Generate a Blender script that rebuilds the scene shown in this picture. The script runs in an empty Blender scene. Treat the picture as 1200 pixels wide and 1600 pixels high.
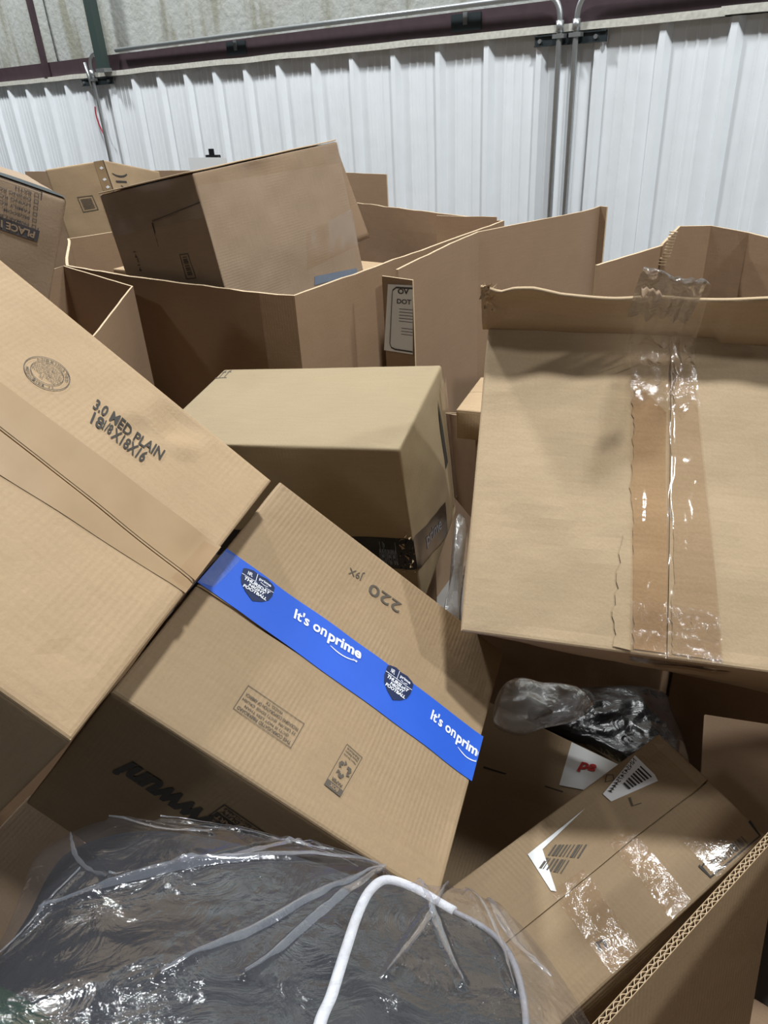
import bpy, math, random
from mathutils import Vector, Matrix, noise
random.seed(7)
SC = bpy.context.scene
COL = SC.collection
# ------------------------------------------------------------------ camera
YAW, PITCH, ROLL, FPX = -0.6946634, -0.5178723, -0.0599237, 1161.02
CAMZ = 1.75
fw = Vector((math.sin(YAW)*math.cos(PITCH), math.cos(YAW)*math.cos(PITCH), math.sin(PITCH)))
rt = Vector((math.cos(YAW), -math.sin(YAW), 0)); up = rt.cross(fw)
r2 = rt*math.cos(ROLL)+up*math.sin(ROLL); u2 = -rt*math.sin(ROLL)+up*math.cos(ROLL)
cam = bpy.data.cameras.new('camera'); camo = bpy.data.objects.new('camera', cam); COL.objects.link(camo)
m = Matrix((r2, u2, -fw)).transposed().to_4x4(); m.translation = Vector((0, 0, CAMZ))
camo.matrix_world = m
cam.sensor_fit = 'VERTICAL'; cam.sensor_height = 24.0; cam.lens = FPX*24.0/1600.0; cam.clip_start = 0.02; cam.clip_end = 60
SC.camera = camo
# ------------------------------------------------------------------ world, lights, exposure
w = bpy.data.worlds.new('world'); SC.world = w; w.use_nodes = True
w.node_tree.nodes['Background'].inputs[0].default_value = (0.75, 0.80, 0.9, 1)
w.node_tree.nodes['Background'].inputs[1].default_value = 0.02
def lamp(x, y, z, e, size, col=(.97, 1, 1)):
    l = bpy.data.lights.new('high_bay_light', 'AREA'); l.shape = 'DISK'; l.size = size; l.energy = e; l.color = col
    o = bpy.data.objects.new('high_bay_light', l); o.location = (x, y, z); COL.objects.link(o)
lamp(-3.6, 2.1, 5.6, 215, .5)
lamp(0.1, 1.65, 5.6, 225, .40)
lamp(-7.4, 2.1, 5.6, 240, .5)
lamp(4.0, 2.0, 5.6, 195, .5)
lamp(-1.5, -3.6, 5.6, 44, .5)
SC.view_settings.view_transform = 'Standard'; SC.view_settings.look = 'None'
SC.view_settings.exposure = 0.0; SC.view_settings.gamma = 1; SC.view_settings.use_curve_mapping = False
DATA = {
 'M': dict(c=[[-1.0247, 0.4701, 1.5897], [-1.2911, 0.394, 1.2929], [-0.8611, 0.0451, 1.5519], [-1.1274, -0.031, 1.255], [-0.7173, 0.6179, 1.2785], [-0.9854, 0.5394, 0.9813], [-0.5538, 0.1914, 1.2389], [-0.8218, 0.1144, 0.9435]],
  m={
   'tape_top': [[0.3357, 0.3857], [1.0171, 0.3411]],
   'tape_bot': [[0.5136, 0.6058], [1.0037, 0.5364]],
   'seam': [[0.4232, 0.494], [0.9426, 0.5022]],
   't1': [[0.4951, 0.2048], [0.7183, 0.1941], [0.7262, 0.237], [0.5071, 0.2451]],
   't2': [[0.5182, 0.2519], [0.6927, 0.2418], [0.6984, 0.2861], [0.5333, 0.2931]],
   'stamp': [[0.3661, 0.2482], [0.4131, 0.2183], [0.3234, 0.2807], [0.3277, 0.1978], [0.4019, 0.2952]],
  }),
 'P': dict(c=[[-0.7708, 0.6803, 1.235], [-0.9926, 0.6216, 0.9591], [-0.6201, 0.2693, 1.2044], [-0.8424, 0.2093, 0.9276], [-0.5198, 0.9418, 0.8336], [-0.7332, 0.7597, 0.6153], [-0.3065, 0.4211, 0.9306], [-0.523, 0.3473, 0.6438]],
  m={
   'tapeT': [[0.0005, 0.4044], [0.9907, 0.4476]],
   'tapeB': [[-0.0039, 0.5762], [1.0001, 0.6289]],
   'its1': [[0.2574, 0.4467], [0.4948, 0.4321], [0.509, 0.499], [0.2736, 0.5123]],
   'its2': [[0.792, 0.4753], [1.008, 0.4915], [1.0073, 0.5603], [0.7956, 0.5449]],
   'sh1': [[0.0699, 0.4268], [0.1723, 0.4203], [0.192, 0.5087], [0.0911, 0.5136]],
   'sh2': [[0.5926, 0.4265], [0.6971, 0.4301], [0.7037, 0.5295], [0.6027, 0.525]],
   '220': [[0.5489, 0.1985], [0.4213, 0.2007], [0.4151, 0.146], [0.5445, 0.1423]],
   'j9x': [[0.3872, 0.1684], [0.3347, 0.1792], [0.3273, 0.1368], [0.382, 0.1232]],
   'boxr': [[0.4536, 0.8695], [0.2689, 0.8608], [0.2675, 0.7775], [0.4535, 0.7824]],
   'rec': [[0.6339, 0.9102], [0.579, 0.9043], [0.5855, 0.7648], [0.6437, 0.7759]],
   'www': [[0.4503, 0.3904], [0.1324, 0.3753], [0.1366, 0.288], [0.4474, 0.3057]],
   'badge': [[0.5574, 0.2926], [0.4011, 0.2838], [0.4064, 0.1719], [0.559, 0.1807]],
  }),
 'MB': dict(c=[[-1.4774, 1.1691, 1.1471], [-1.4791, 1.2255, 0.7368], [-1.3514, 0.8281, 1.1059], [-1.348, 0.8877, 0.6895], [-0.9432, 1.3716, 1.1876], [-0.9428, 1.4289, 0.7703], [-0.8127, 1.0333, 1.1393], [-0.8117, 1.0912, 0.723]],
  m={
   'bt': [[1.0421, 0.534], [0.3209, 0.722], [0.3187, 0.9685], [1.0163, 0.7401]],
   'arr': [[-0.0167, -0.0011], [0.0529, 0.0034], [0.0896, 0.1549], [0.0062, 0.1513]],
  }),
 'R': dict(c=[[-0.6456, 1.0811, 1.4066], [-0.7774, 1.3495, 1.0612], [-0.4754, 0.7298, 1.0459], [-0.6056, 1.0165, 0.7904], [-0.0002, 1.3865, 1.384], [-0.1494, 1.6586, 1.0577], [0.173, 1.0248, 1.0241], [0.0224, 1.3056, 0.702]],
  m={
   'tape': [[0.3201, 0.0137], [0.4476, 0.0054], [0.511, 0.983], [0.3394, 1.012]],
   'seam': [[0.3978, 0.2008], [0.4124, 0.9982]],
   'tear': [[0.3075, 0.7919], [0.3394, 1.012]],
   'patch': [[0.5919, 2.5658], [0.6851, 1.2187]],
  }),
 'TB': dict(c=[[-1.7185, 1.3629, 1.5815], [-2.1812, 1.367, 1.5138], [-1.6459, 1.384, 1.0904], [-2.109, 1.3869, 1.0212], [-1.7212, 1.9463, 1.6123], [-2.183, 1.9502, 1.5403], [-1.6462, 1.9696, 1.1169], [-2.1092, 1.9725, 1.0477]],
  m={
   'blue': [[0.5958, 0.7106], [0.9378, 0.7565], [0.9384, 0.7942], [0.5805, 0.7615]],
   'cartoon': [[0.4019, 0.3261], [0.4039, 0.2423], [0.5449, 0.227], [0.5402, 0.3226]],
   'seam': [[0.1537, 0.5053], [0.5153, 0.5262]],
  }),
 'L': dict(c=[[-0.2404, 1.0046, 0.7433], [-0.2416, 1.0339, 0.6015], [-0.464, 0.4724, 0.6176], [-0.458, 0.5078, 0.4776], [-0.0383, 0.9143, 0.7251], [-0.0336, 0.9462, 0.5848], [-0.2247, 0.4209, 0.6097], [-0.2262, 0.445, 0.4675]],
  m={
   'seam': [[0.4883, 0.1157], [0.493, 0.6401]],
   'lab1': [[0.031, 0.1085], [0.2321, 0.1083], [0.282, 0.1158], [0.1984, 0.2637], [0.1195, 0.2651]],
   'L': [[0.2555, 0.2127], [0.3101, 0.185], [0.3391, 0.2018], [0.3177, 0.2253]],
   'lab2': [[0.1252, 0.3319], [0.1833, 0.5156], [0.4189, 0.5666], [0.4446, 0.5587], [0.1742, 0.5055], [0.1418, 0.5455]],
   'fr': [[0.8678, 0.0083], [0.9774, 0.0182], [0.9602, 0.2129], [0.8824, 0.2127]],
   'bar': [[0.8451, 0.0508], [0.962, 0.0562], [0.9346, 0.1872], [0.8688, 0.1856]],
   'n': [[0.8068, 0.5747], [0.823, 0.5477], [0.8707, 0.5579], [0.8616, 0.5834]],
   'tape': [[0.4943, 0.499], [0.7654, 0.545], [0.4755, 0.3506], [0.5878, 0.3501]],
  }),
 'PL': dict(c=[[-1.3885, 0.4337, 1.7703], [-1.6973, 0.533, 1.7852], [-1.4363, 0.3243, 1.5089], [-1.7451, 0.4235, 1.5238], [-1.2964, 0.7492, 1.6113], [-1.6013, 0.8558, 1.6304], [-1.3408, 0.6462, 1.3537], [-1.6484, 0.7477, 1.3698]],
  m={
   'frame': [[0.7072, 0.002], [0.8885, 0.0092], [0.898, 0.299], [0.7389, 0.292]],
   'band': [[0.7312, 0.2207], [0.9014, 0.2316], [0.898, 0.299], [0.7389, 0.292]],
   'place': [[0.8858, 0.2923], [0.7495, 0.2651], [0.7585, 0.2238], [0.8905, 0.2362]],
   'r0': [[0.8672, 0.2076], [0.7281, 0.1924], [0.7276, 0.1632], [0.8665, 0.1774]],
   'r1': [[0.8683, 0.169], [0.7242, 0.1573], [0.7237, 0.1282], [0.8675, 0.139]],
   'r2': [[0.8693, 0.1306], [0.7204, 0.1224], [0.7199, 0.0935], [0.8686, 0.1008]],
   'r3': [[0.8686, 0.1008], [0.7174, 0.0947], [0.7169, 0.0659], [0.8678, 0.071]],
   'r4': [[0.8696, 0.0627], [0.7136, 0.0602], [0.7131, 0.0315], [0.8688, 0.0331]],
   'r5': [[0.868, 0.026], [0.7098, 0.0259], [0.7093, -0.0026], [0.8672, -0.0034]],
  }),
 'BK': dict(c=[[-3.3128, 1.8447, 1.5218], [-3.6871, 2.3595, 1.4058], [-3.2283, 1.8363, 1.1647], [-3.6053, 2.3475, 1.0582], [-3.1025, 2.0058, 1.5456], [-3.4637, 2.5394, 1.4409], [-3.0158, 2.0022, 1.2089], [-3.3928, 2.5134, 1.1025]],
  m={
   'lab': [[0.37, 0.3494], [0.6257, 0.36], [0.6471, 0.534], [0.3877, 0.5281]],
   'tape': [[0.8376, 0.004], [0.9696, -0.0034], [1.0471, 0.3176], [0.9286, 0.3173]],
   'x1': [[0.1417, 0.1601], [0.1441, 0.3244], [0.2773, 0.3337], [0.2782, 0.1735]],
  }),
 'K': dict(c=[[-0.6938, 1.1083, 0.5129], [-0.7497, 1.1435, 0.3242], [-0.5655, 0.6876, 0.3966], [-0.6214, 0.7228, 0.2078], [-0.1969, 1.2197, 0.3865], [-0.2528, 1.2548, 0.1977], [-0.1615, 0.819, 0.3152], [-0.2174, 0.8542, 0.1264]],
  m={
   'label': [[0.4739, 0.0075], [0.6869, -0.0378], [0.7038, 0.1864], [0.477, 0.2643]],
   'red': [[0.5197, 0.0951], [0.5983, 0.0669], [0.6008, 0.1273], [0.5271, 0.1516]],
   'tape': [[0.2547, 0.3452], [0.8182, 0.2064], [0.8177, 0.263], [0.2522, 0.3918]],
   'seam': [[0.2206, 0.3288], [0.5038, 0.2919]],
  }),
 'S1': dict(c=[[-1.0605, 0.277, 0.7259], [-1.1904, 0.1215, 0.4406], [-0.9315, 0.0549, 0.7883], [-1.0615, -0.1006, 0.503], [-0.8019, 0.3196, 0.585], [-0.9319, 0.1641, 0.2996], [-0.7216, 0.0841, 0.6479], [-0.8515, -0.0714, 0.3625]],
  m={
  }),
 'D1': dict(c=[[-0.2471, 1.4022, 0.462], [-0.2163, 1.4431, 0.2173], [-0.1679, 1.133, 0.4269], [-0.1372, 1.1739, 0.1822], [0.0306, 1.4631, 0.5071], [0.0614, 1.504, 0.2623], [0.0756, 1.1909, 0.4699], [0.1064, 1.2318, 0.2252]],
  m={
  }),
 'E1': dict(c=[[-0.9126, 1.4851, 1.1301], [-0.9157, 1.5287, 1.1059], [-0.9495, 1.4391, 1.052], [-0.9526, 1.4827, 1.0278], [-0.8496, 1.4707, 1.0961], [-0.8527, 1.5143, 1.0718], [-0.8717, 1.401, 1.0307], [-0.8748, 1.4446, 1.0065]],
  m={
  }),
}
PT = {
 'G1': [[-1.3897, 1.3617, 1.3], [-1.4716, 2.5617, 1.3], [-2.3194, 2.7788, 1.3], [-2.8466, 1.8344, 1.3], [-2.8973, 1.6335, 1.3], [-2.3872, 1.3182, 1.3], [-2.0311, 1.308, 1.3]],
 'G2': [[-1.3375, 1.721, 1.3], [-1.3576, 1.8158, 1.3], [-1.4028, 2.0493, 1.3], [-1.4455, 2.3287, 1.3], [-1.2996, 2.8549, 1.3], [-1.2918, 2.9944, 1.3], [-1.2543, 2.9877, 1.3]],
 'G2l': [[-1.3171, 1.6332, 1.3], [-1.2192, 1.628, 1.3]],
 'G2lab': [[-1.2718, 1.6, 1.2906], [-1.1883, 1.6, 1.2955], [-1.1959, 1.6, 1.1074], [-1.2973, 1.6, 1.1045]],
 'G2e': [[-1.2983, 1.61, 1.3081], [-1.2056, 1.61, 1.3066]],
 'G3': [[-0.9043, 2.1, 1.2762], [-0.8445, 2.45, 1.2752], [-0.8197, 2.52, 1.323], [-0.7456, 2.6, 1.3167], [-0.6286, 2.62, 1.2991], [-0.4414, 2.5, 1.2904]],
 'V': [[-1.9024, 1.2348, 1.3], [-1.5488, 0.8791, 1.3], [-2.3939, 1.3152, 1.3]],
 'W': [[-1.1988, 1.75, 0.8816], [-0.9878, 1.6, 0.9659]],
 'G4a': [-6.2207, 3.3, 1.3241],
 'G4b': [-4.1622, 3.3, 1.3606],
 'G4c': [-2.8523, 3.3, 1.3716],
 'G4d': [-2.5921, 3.3, 1.3632],
 'clip': [[-4.1113, 3.2, 1.4326], [-3.7542, 3.2, 1.4347], [-3.7701, 3.2, 1.3689], [-4.1315, 3.2, 1.3638], [-3.9059, 3.17, 1.4504]],
 'sheet': [[-0.0275, 0.7703, 0.8698], [-0.1042, 0.4427, 0.8819], [-0.0081, 0.7804, 0.7103], [-0.0262, 0.6024, 0.7125]],
 'bag': {'o': [-0.3554, 0.0391, 1.2435], 'e1': [0.7624, 0.6366, -0.1157], 'e2': [-0.6252, 0.6787, -0.3854], 'n': [-0.1668, 0.3662, 0.9155], 'outline': [[-0.0624, 0.021], [-0.0595, 0.0975], [-0.0766, 0.1913], [-0.0761, 0.2139], [-0.0539, 0.2457], [-0.0252, 0.2549], [0.0561, 0.2433], [0.132, 0.2228], [0.2161, 0.1862], [0.2599, 0.1557], [0.3033, 0.1466], [0.3287, 0.1348], [0.3534, 0.1026], [0.3704, 0.0404], [0.3758, -0.0104], [0.366, -0.0689], [0.2551, -0.1195], [0.1314, -0.1321], [0.0134, -0.1009], [-0.049, -0.0459]], 'c1': [[-0.0684, 0.0568], [-0.0666, 0.1473], [-0.0692, 0.2462], [-0.0229, 0.2854], [0.0625, 0.2782], [0.1618, 0.2464], [0.2179, 0.2138], [0.2643, 0.1874], [0.2615, 0.0975], [0.2304, -0.0075], [0.172, -0.0583], [0.0859, -0.0755], [-0.0052, -0.0565], [-0.0567, -0.0062]], 'c2': [[0.1867, -0.0127], [0.1947, 0.0218], [0.2043, 0.0651], [0.2147, 0.1086], [0.226, 0.1391], [0.2403, 0.1526], [0.264, 0.1398], [0.2879, 0.1159], [0.3148, 0.0908], [0.3273, 0.0627], [0.3272, 0.0222], [0.319, -0.0203], [0.3027, -0.0684], [0.2422, -0.0866], [0.1969, -0.0714]], 'green': [[-0.0662, 0.053], [-0.0358, 0.0441], [0.0066, 0.0189], [0.0303, -0.0067], [0.0248, -0.0425], [-0.0231, -0.0338]], 'creases': [[0.2379, 0.1598], [-0.0281, 0.0906], [0.2374, 0.1507], [0.0194, 0.106], [0.2378, 0.158], [0.0325, 0.2147], [0.2161, 0.1832], [0.0573, 0.2375], [0.2365, 0.1333], [0.0845, -0.0001], [0.2365, 0.1333], [0.1378, -0.0], [-0.0106, 0.1293], [-0.0385, 0.0504], [0.0194, 0.106], [-0.0443, 0.2022], [0.0864, 0.1755], [-0.017, 0.2242], [0.2905, 0.1342], [0.2294, -0.0], [0.2642, 0.1424], [0.2803, 0.0], [0.3232, 0.1347], [0.3466, 0.0222], [0.3033, 0.1466], [0.3145, 0.0], [0.1325, 0.2174], [0.1934, 0.159], [0.1695, 0.1972], [0.0719, 0.1145]]},
 'bub': {'o': [-0.6462, 0.9491, 0.8482], 'e1': [0.8324, 0.5541, 0.0081], 'e2': [-0.4841, 0.7201, 0.4971], 'n': [0.2696, -0.4177, 0.8677], 'p': [[-0.0124, -0.0197], [0.0004, 0.054], [0.0088, 0.1533], [0.0174, 0.2254], [0.0308, 0.2345], [0.0434, 0.1976], [0.028, 0.0539], [0.0195, -0.0197]]},
 'bub2': {'o': [-0.5597, 1.0095, 0.557], 'e1': [0.8537, 0.5154, 0.0741], 'e2': [-0.5197, 0.8343, 0.1838], 'n': [0.0329, -0.1954, 0.9802], 'p': [[-0.0132, 0.0158], [-0.0009, 0.0895], [0.0308, 0.1184], [0.1, 0.1055], [0.1677, 0.0963], [0.2045, 0.063], [0.1607, 0.0233], [0.0934, 0.0047], [0.0395, -0.0154]]},
 'film': {'o': [-0.5098, 1.1687, 0.3684], 'e1': [0.8743, 0.4639, 0.1426], 'e2': [-0.4804, 0.8689, 0.1193], 'n': [-0.0686, -0.1729, 0.9826], 'p': [[-0.0365, 0.0732], [0.0199, 0.1703], [0.1155, 0.1985], [0.2664, 0.184], [0.2876, 0.1251], [0.3033, -0.0001], [0.2838, -0.0814], [0.1939, -0.0584], [0.0884, 0.0175]]},
 'tapeball': [[-0.5595, 1.3637, 1.3789], [-0.5235, 1.3289, 1.4476], [-0.4048, 1.3414, 1.4177], [-0.3991, 1.3466, 1.3896], [-0.4877, 1.3162, 1.3863], [-0.4952, 1.3803, 1.4344]],
}

# ------------------------------------------------------------------ materials
def newmat(name):
    mt = bpy.data.materials.new(name); mt.use_nodes = True
    nt = mt.node_tree; b = nt.nodes['Principled BSDF']
    return mt, nt, b
def plain(name, col, rough=.6, metal=0, spec=.5, bump=0, bscale=60, var=0):
    mt, nt, b = newmat(name)
    b.inputs['Base Color'].default_value = (*col, 1); b.inputs['Roughness'].default_value = rough
    b.inputs['Metallic'].default_value = metal; b.inputs['Specular IOR Level'].default_value = spec
    tc = nt.nodes.new('ShaderNodeTexCoord')
    nz = nt.nodes.new('ShaderNodeTexNoise'); nz.inputs['Scale'].default_value = bscale; nz.inputs['Detail'].default_value = 5
    nt.links.new(tc.outputs['Object'], nz.inputs['Vector'])
    if bump:
        bp = nt.nodes.new('ShaderNodeBump'); bp.inputs['Strength'].default_value = bump; bp.inputs['Distance'].default_value = .002
        nt.links.new(nz.outputs[0], bp.inputs['Height']); nt.links.new(bp.outputs[0], b.inputs['Normal'])
    if var:
        mx = nt.nodes.new('ShaderNodeMix'); mx.data_type = 'RGBA'
        mx.inputs[6].default_value = (*[c*(1-var) for c in col], 1); mx.inputs[7].default_value = (*[min(1, c*(1+var)) for c in col], 1)
        nt.links.new(nz.outputs[0], mx.inputs[0]); nt.links.new(mx.outputs[2], b.inputs['Base Color'])
    return mt
def kraft(name, col, ridge=.5, var=.09, pitch=.0078, rough=.72):
    mt, nt, b = newmat(name); N = nt.nodes.new; Lk = nt.links.new
    uvn = N('ShaderNodeUVMap'); uvn.uv_map = 'UVMap'
    sep = N('ShaderNodeSeparateXYZ'); Lk(uvn.outputs[0], sep.inputs[0])
    tc = N('ShaderNodeTexCoord')
    n1 = N('ShaderNodeTexNoise'); n1.inputs['Scale'].default_value = 7; n1.inputs['Detail'].default_value = 4; Lk(tc.outputs['Object'], n1.inputs['Vector'])
    n2 = N('ShaderNodeTexNoise'); n2.inputs['Scale'].default_value = 260; n2.inputs['Detail'].default_value = 3; Lk(tc.outputs['Object'], n2.inputs['Vector'])
    mp = N('ShaderNodeMapping'); mp.inputs['Scale'].default_value = (14, 160, 1); Lk(uvn.outputs[0], mp.inputs[0])
    n3 = N('ShaderNodeTexNoise'); n3.inputs['Scale'].default_value = 1; n3.inputs['Detail'].default_value = 3; Lk(mp.outputs[0], n3.inputs['Vector'])
    a = N('ShaderNodeMath'); a.operation = 'ADD'; Lk(n1.outputs[0], a.inputs[0]); Lk(n2.outputs[0], a.inputs[1])
    a2 = N('ShaderNodeMath'); a2.operation = 'ADD'; Lk(a.outputs[0], a2.inputs[0]); Lk(n3.outputs[0], a2.inputs[1])
    mr = N('ShaderNodeMapRange'); mr.inputs[1].default_value = .9; mr.inputs[2].default_value = 2.1; Lk(a2.outputs[0], mr.inputs[0])
    mx = N('ShaderNodeMix'); mx.data_type = 'RGBA'
    mx.inputs[6].default_value = (col[0]*(1-var), col[1]*(1-var*1.1), col[2]*(1-var*1.3), 1)
    mx.inputs[7].default_value = (col[0]*(1+var), col[1]*(1+var), col[2]*(1+var), 1)
    Lk(mr.outputs[0], mx.inputs[0]); Lk(mx.outputs[2], b.inputs['Base Color'])
    # flute ridges across u
    mu = N('ShaderNodeMath'); mu.operation = 'MULTIPLY'; mu.inputs[1].default_value = 2*math.pi/pitch; Lk(sep.outputs[0], mu.inputs[0])
    sn = N('ShaderNodeMath'); sn.operation = 'SINE'; Lk(mu.outputs[0], sn.inputs[0])
    msk = N('ShaderNodeMapRange'); msk.inputs[1].default_value = .38; msk.inputs[2].default_value = .62; Lk(n1.outputs[0], msk.inputs[0])
    sm = N('ShaderNodeMath'); sm.operation = 'MULTIPLY'; Lk(sn.outputs[0], sm.inputs[0]); Lk(msk.outputs[0], sm.inputs[1])
    b1 = N('ShaderNodeBump'); b1.inputs['Strength'].default_value = ridge; b1.inputs['Distance'].default_value = .00035; Lk(sm.outputs[0], b1.inputs['Height'])
    b2 = N('ShaderNodeBump'); b2.inputs['Strength'].default_value = .35; b2.inputs['Distance'].default_value = .0008; Lk(n2.outputs[0], b2.inputs['Height']); Lk(b1.outputs[0], b2.inputs['Normal'])
    n5 = N('ShaderNodeTexNoise'); n5.inputs['Scale'].default_value = 22; n5.inputs['Detail'].default_value = 4; Lk(tc.outputs['Object'], n5.inputs['Vector'])
    b3 = N('ShaderNodeBump'); b3.inputs['Strength'].default_value = .5; b3.inputs['Distance'].default_value = .0015; Lk(n5.outputs[0], b3.inputs['Height']); Lk(b2.outputs[0], b3.inputs['Normal'])
    Lk(b3.outputs[0], b.inputs['Normal'])
    b.inputs['Roughness'].default_value = rough; b.inputs['Specular IOR Level'].default_value = .25
    return mt
def film(name, tint=(1, 1, 1), base=.08, milk=.06, milkcol=(.8, .83, .88), rough=.08, bump=.6, bscale=70, dist=.002, fres=.6):
    mt, nt, b = newmat(name); nt.nodes.remove(b); N = nt.nodes.new; Lk = nt.links.new
    out = nt.nodes['Material Output']
    tr = N('ShaderNodeBsdfTransparent'); tr.inputs[0].default_value = (*tint, 1)
    gl = N('ShaderNodeBsdfGlossy'); gl.inputs['Roughness'].default_value = rough
    df = N('ShaderNodeBsdfDiffuse'); df.inputs[0].default_value = (*milkcol, 1)
    tc = N('ShaderNodeTexCoord'); nz = N('ShaderNodeTexNoise'); nz.inputs['Scale'].default_value = bscale; nz.inputs['Detail'].default_value = 6
    nz.inputs['Distortion'].default_value = 1.2
    Lk(tc.outputs['Object'], nz.inputs['Vector'])
    bp = N('ShaderNodeBump'); bp.inputs['Strength'].default_value = bump; bp.inputs['Distance'].default_value = dist; Lk(nz.outputs[0], bp.inputs['Height'])
    Lk(bp.outputs[0], gl.inputs['Normal'])
    lw = N('ShaderNodeLayerWeight'); lw.inputs[0].default_value = .25; Lk(bp.outputs[0], lw.inputs['Normal'])
    ad = N('ShaderNodeMath'); ad.operation = 'MULTIPLY_ADD'; ad.inputs[1].default_value = fres; ad.inputs[2].default_value = base; ad.use_clamp = True
    Lk(lw.outputs['Fresnel'], ad.inputs[0])
    m1 = N('ShaderNodeMixShader'); m1.inputs[0].default_value = milk; Lk(tr.outputs[0], m1.inputs[1]); Lk(df.outputs[0], m1.inputs[2])
    m2 = N('ShaderNodeMixShader'); Lk(ad.outputs[0], m2.inputs[0]); Lk(m1.outputs[0], m2.inputs[1]); Lk(gl.outputs[0], m2.inputs[2])
    Lk(m2.outputs[0], out.inputs[0])
    return mt
K_TAN = kraft('kraft_tan', (.315, .226, .138), .35)
K_PALE = kraft('kraft_pale', (.40, .283, .172), .18)
K_TAUPE = kraft('kraft_taupe', (.325, .238, .165), .25)
K_OLIVE = kraft('kraft_olive', (.315, .245, .152), .2)
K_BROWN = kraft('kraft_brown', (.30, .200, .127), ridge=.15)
K_FLAT = kraft('kraft_flat', (.46, .345, .22), ridge=.08)
K_EDGE = kraft('kraft_edge', (.55, .42, .28), ridge=0)
K_TORNPALE = kraft('kraft_torn_pale', (.41, .295, .18), ridge=0, var=.14)
K_TORN = kraft('kraft_torn_paper', (.40, .265, .145), ridge=0, var=.16)
INK = plain('black_ink', (.03, .026, .022), .7)
INK_GREY = plain('faded_ink', (.085, .07, .055), .7)
INK_SOFT = plain('grey_ink', (.06, .055, .06), .6)
INK_RED = plain('red_ink', (.55, .03, .03), .6)
WHITE = plain('white_label_paper', (.78, .79, .80), .5, var=.03)
WHITE_INK = plain('white_ink', (.82, .85, .92), .5)
BLUE = plain('blue_tape', (.030, .115, .60), .38, spec=.5, bump=.25, bscale=25, var=.06)
NAVY = plain('navy_ink', (.018, .03, .085), .45)
BLACKTAPE = plain('black_tape', (.006, .009, .012), .25, spec=.5, bump=.3, bscale=40)
BROWNTAPE = plain('brown_paper_tape', (.335, .225, .125), .45, spec=.4, bump=.3, bscale=30, var=.08)
GREYTAPE = plain('grey_blue_tape', (.16, .20, .26), .35, var=.1)
CLEAR = film('clear_tape', (1, .97, .93), .04, .02, rough=.10, bump=.4, bscale=20, dist=.004, fres=.5)
CLEARFLAT = film('flat_clear_tape', (.97, .94, .90), .012, .01, rough=.22, bump=.2, bscale=20, fres=.12)
BAGFILM = film('clear_bag_film', (.97, .97, .99), .03, .014, (.62, .66, .76), rough=.08, bump=.8, bscale=22, dist=.006, fres=.16)
FOLDFILM = film('folded_bag_film', (.9, .9, .93), .05, .12, (.62, .66, .76), rough=.12, bump=.4, bscale=30, dist=.003, fres=.3)
CLEARB = film('wrinkled_clear_tape', (1, .97, .94), .035, .01, rough=.08, bump=.9, bscale=32, dist=.005, fres=.45)
CRUMP = film('crumpled_clear_tape', (.97, .95, .93), .055, .03, (.8, .78, .76), rough=.08, bump=.9, bscale=34, dist=.005, fres=.7)
BUBBLE = film('cloudy_film', (.95, .95, .97), .07, .30, (.75, .78, .80), rough=.15, bump=1, bscale=45, dist=.004)
DARKFILM = film('dark_film', (.10, .10, .12), .03, .03, (.2, .2, .22), rough=.25, bump=.6, bscale=40, dist=.005)
SLATE = plain('slate_fabric', (.008, .0095, .014), .8, bump=.4, bscale=300, var=.2)
CHAR = plain('charcoal_fabric', (.013, .014, .016), .85, bump=.6, bscale=420, var=.3)
PIPING = plain('white_piping', (.62, .63, .66), .6, bump=.3, bscale=400)
PIPE_GREY = plain('grey_piping', (.22, .22, .24), .6, bump=.3, bscale=400)
GREEN = plain('green_fabric', (.005, .022, .013), .8, bump=.4, bscale=300)
PANEL = plain('white_wall_panel', (.79, .83, .87), .42, spec=.4, bump=.05, bscale=12, var=.05)
FLASH = plain('cream_flashing', (.50, .49, .44), .5, bump=.3, bscale=60, var=.35)
GIRT = plain('oxide_steel', (.055, .035, .042), .55, spec=.4, var=.25, bscale=20)
GALV = plain('galvanised_steel', (.45, .47, .48), .38, metal=.8, var=.12, bscale=40)
DKGREEN = plain('dark_green_steel', (.035, .055, .05), .5)
STRUT = plain('dark_strut', (.03, .04, .045), .5, metal=.3)
BLACK = plain('black_plastic', (.01, .01, .012), .4)
REDW = plain('red_wire', (.4, .02, .04), .5)
CONC = plain('concrete', (.22, .21, .20), .8, bump=.3, bscale=15, var=.2)
def insul():
    mt, nt, b = newmat('stained_insulation'); N = nt.nodes.new; Lk = nt.links.new
    tc = N('ShaderNodeTexCoord'); mp = N('ShaderNodeMapping'); mp.inputs['Scale'].default_value = (5, 1, .7); Lk(tc.outputs['Object'], mp.inputs[0])
    n = N('ShaderNodeTexNoise'); n.inputs['Scale'].default_value = 1.6; n.inputs['Detail'].default_value = 8; Lk(mp.outputs[0], n.inputs['Vector'])
    cr = N('ShaderNodeValToRGB'); e = cr.color_ramp.elements
    e[0].position = .36; e[0].color = (.30, .30, .25, 1); e[1].position = .6; e[1].color = (.43, .445, .43, 1)
    k = cr.color_ramp.elements.new(.46); k.color = (.40, .41, .38, 1)
    Lk(n.outputs[0], cr.inputs[0]); Lk(cr.outputs[0], b.inputs['Base Color'])
    n2 = N('ShaderNodeTexNoise'); n2.inputs['Scale'].default_value = 25; n2.inputs['Detail'].default_value = 6; Lk(tc.outputs['Object'], n2.inputs['Vector'])
    bp = N('ShaderNodeBump'); bp.inputs['Strength'].default_value = .7; bp.inputs['Distance'].default_value = .01; Lk(n2.outputs[0], bp.inputs['Height']); Lk(bp.outputs[0], b.inputs['Normal'])
    b.inputs['Roughness'].default_value = .45
    return mt
INSUL = insul()
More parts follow.
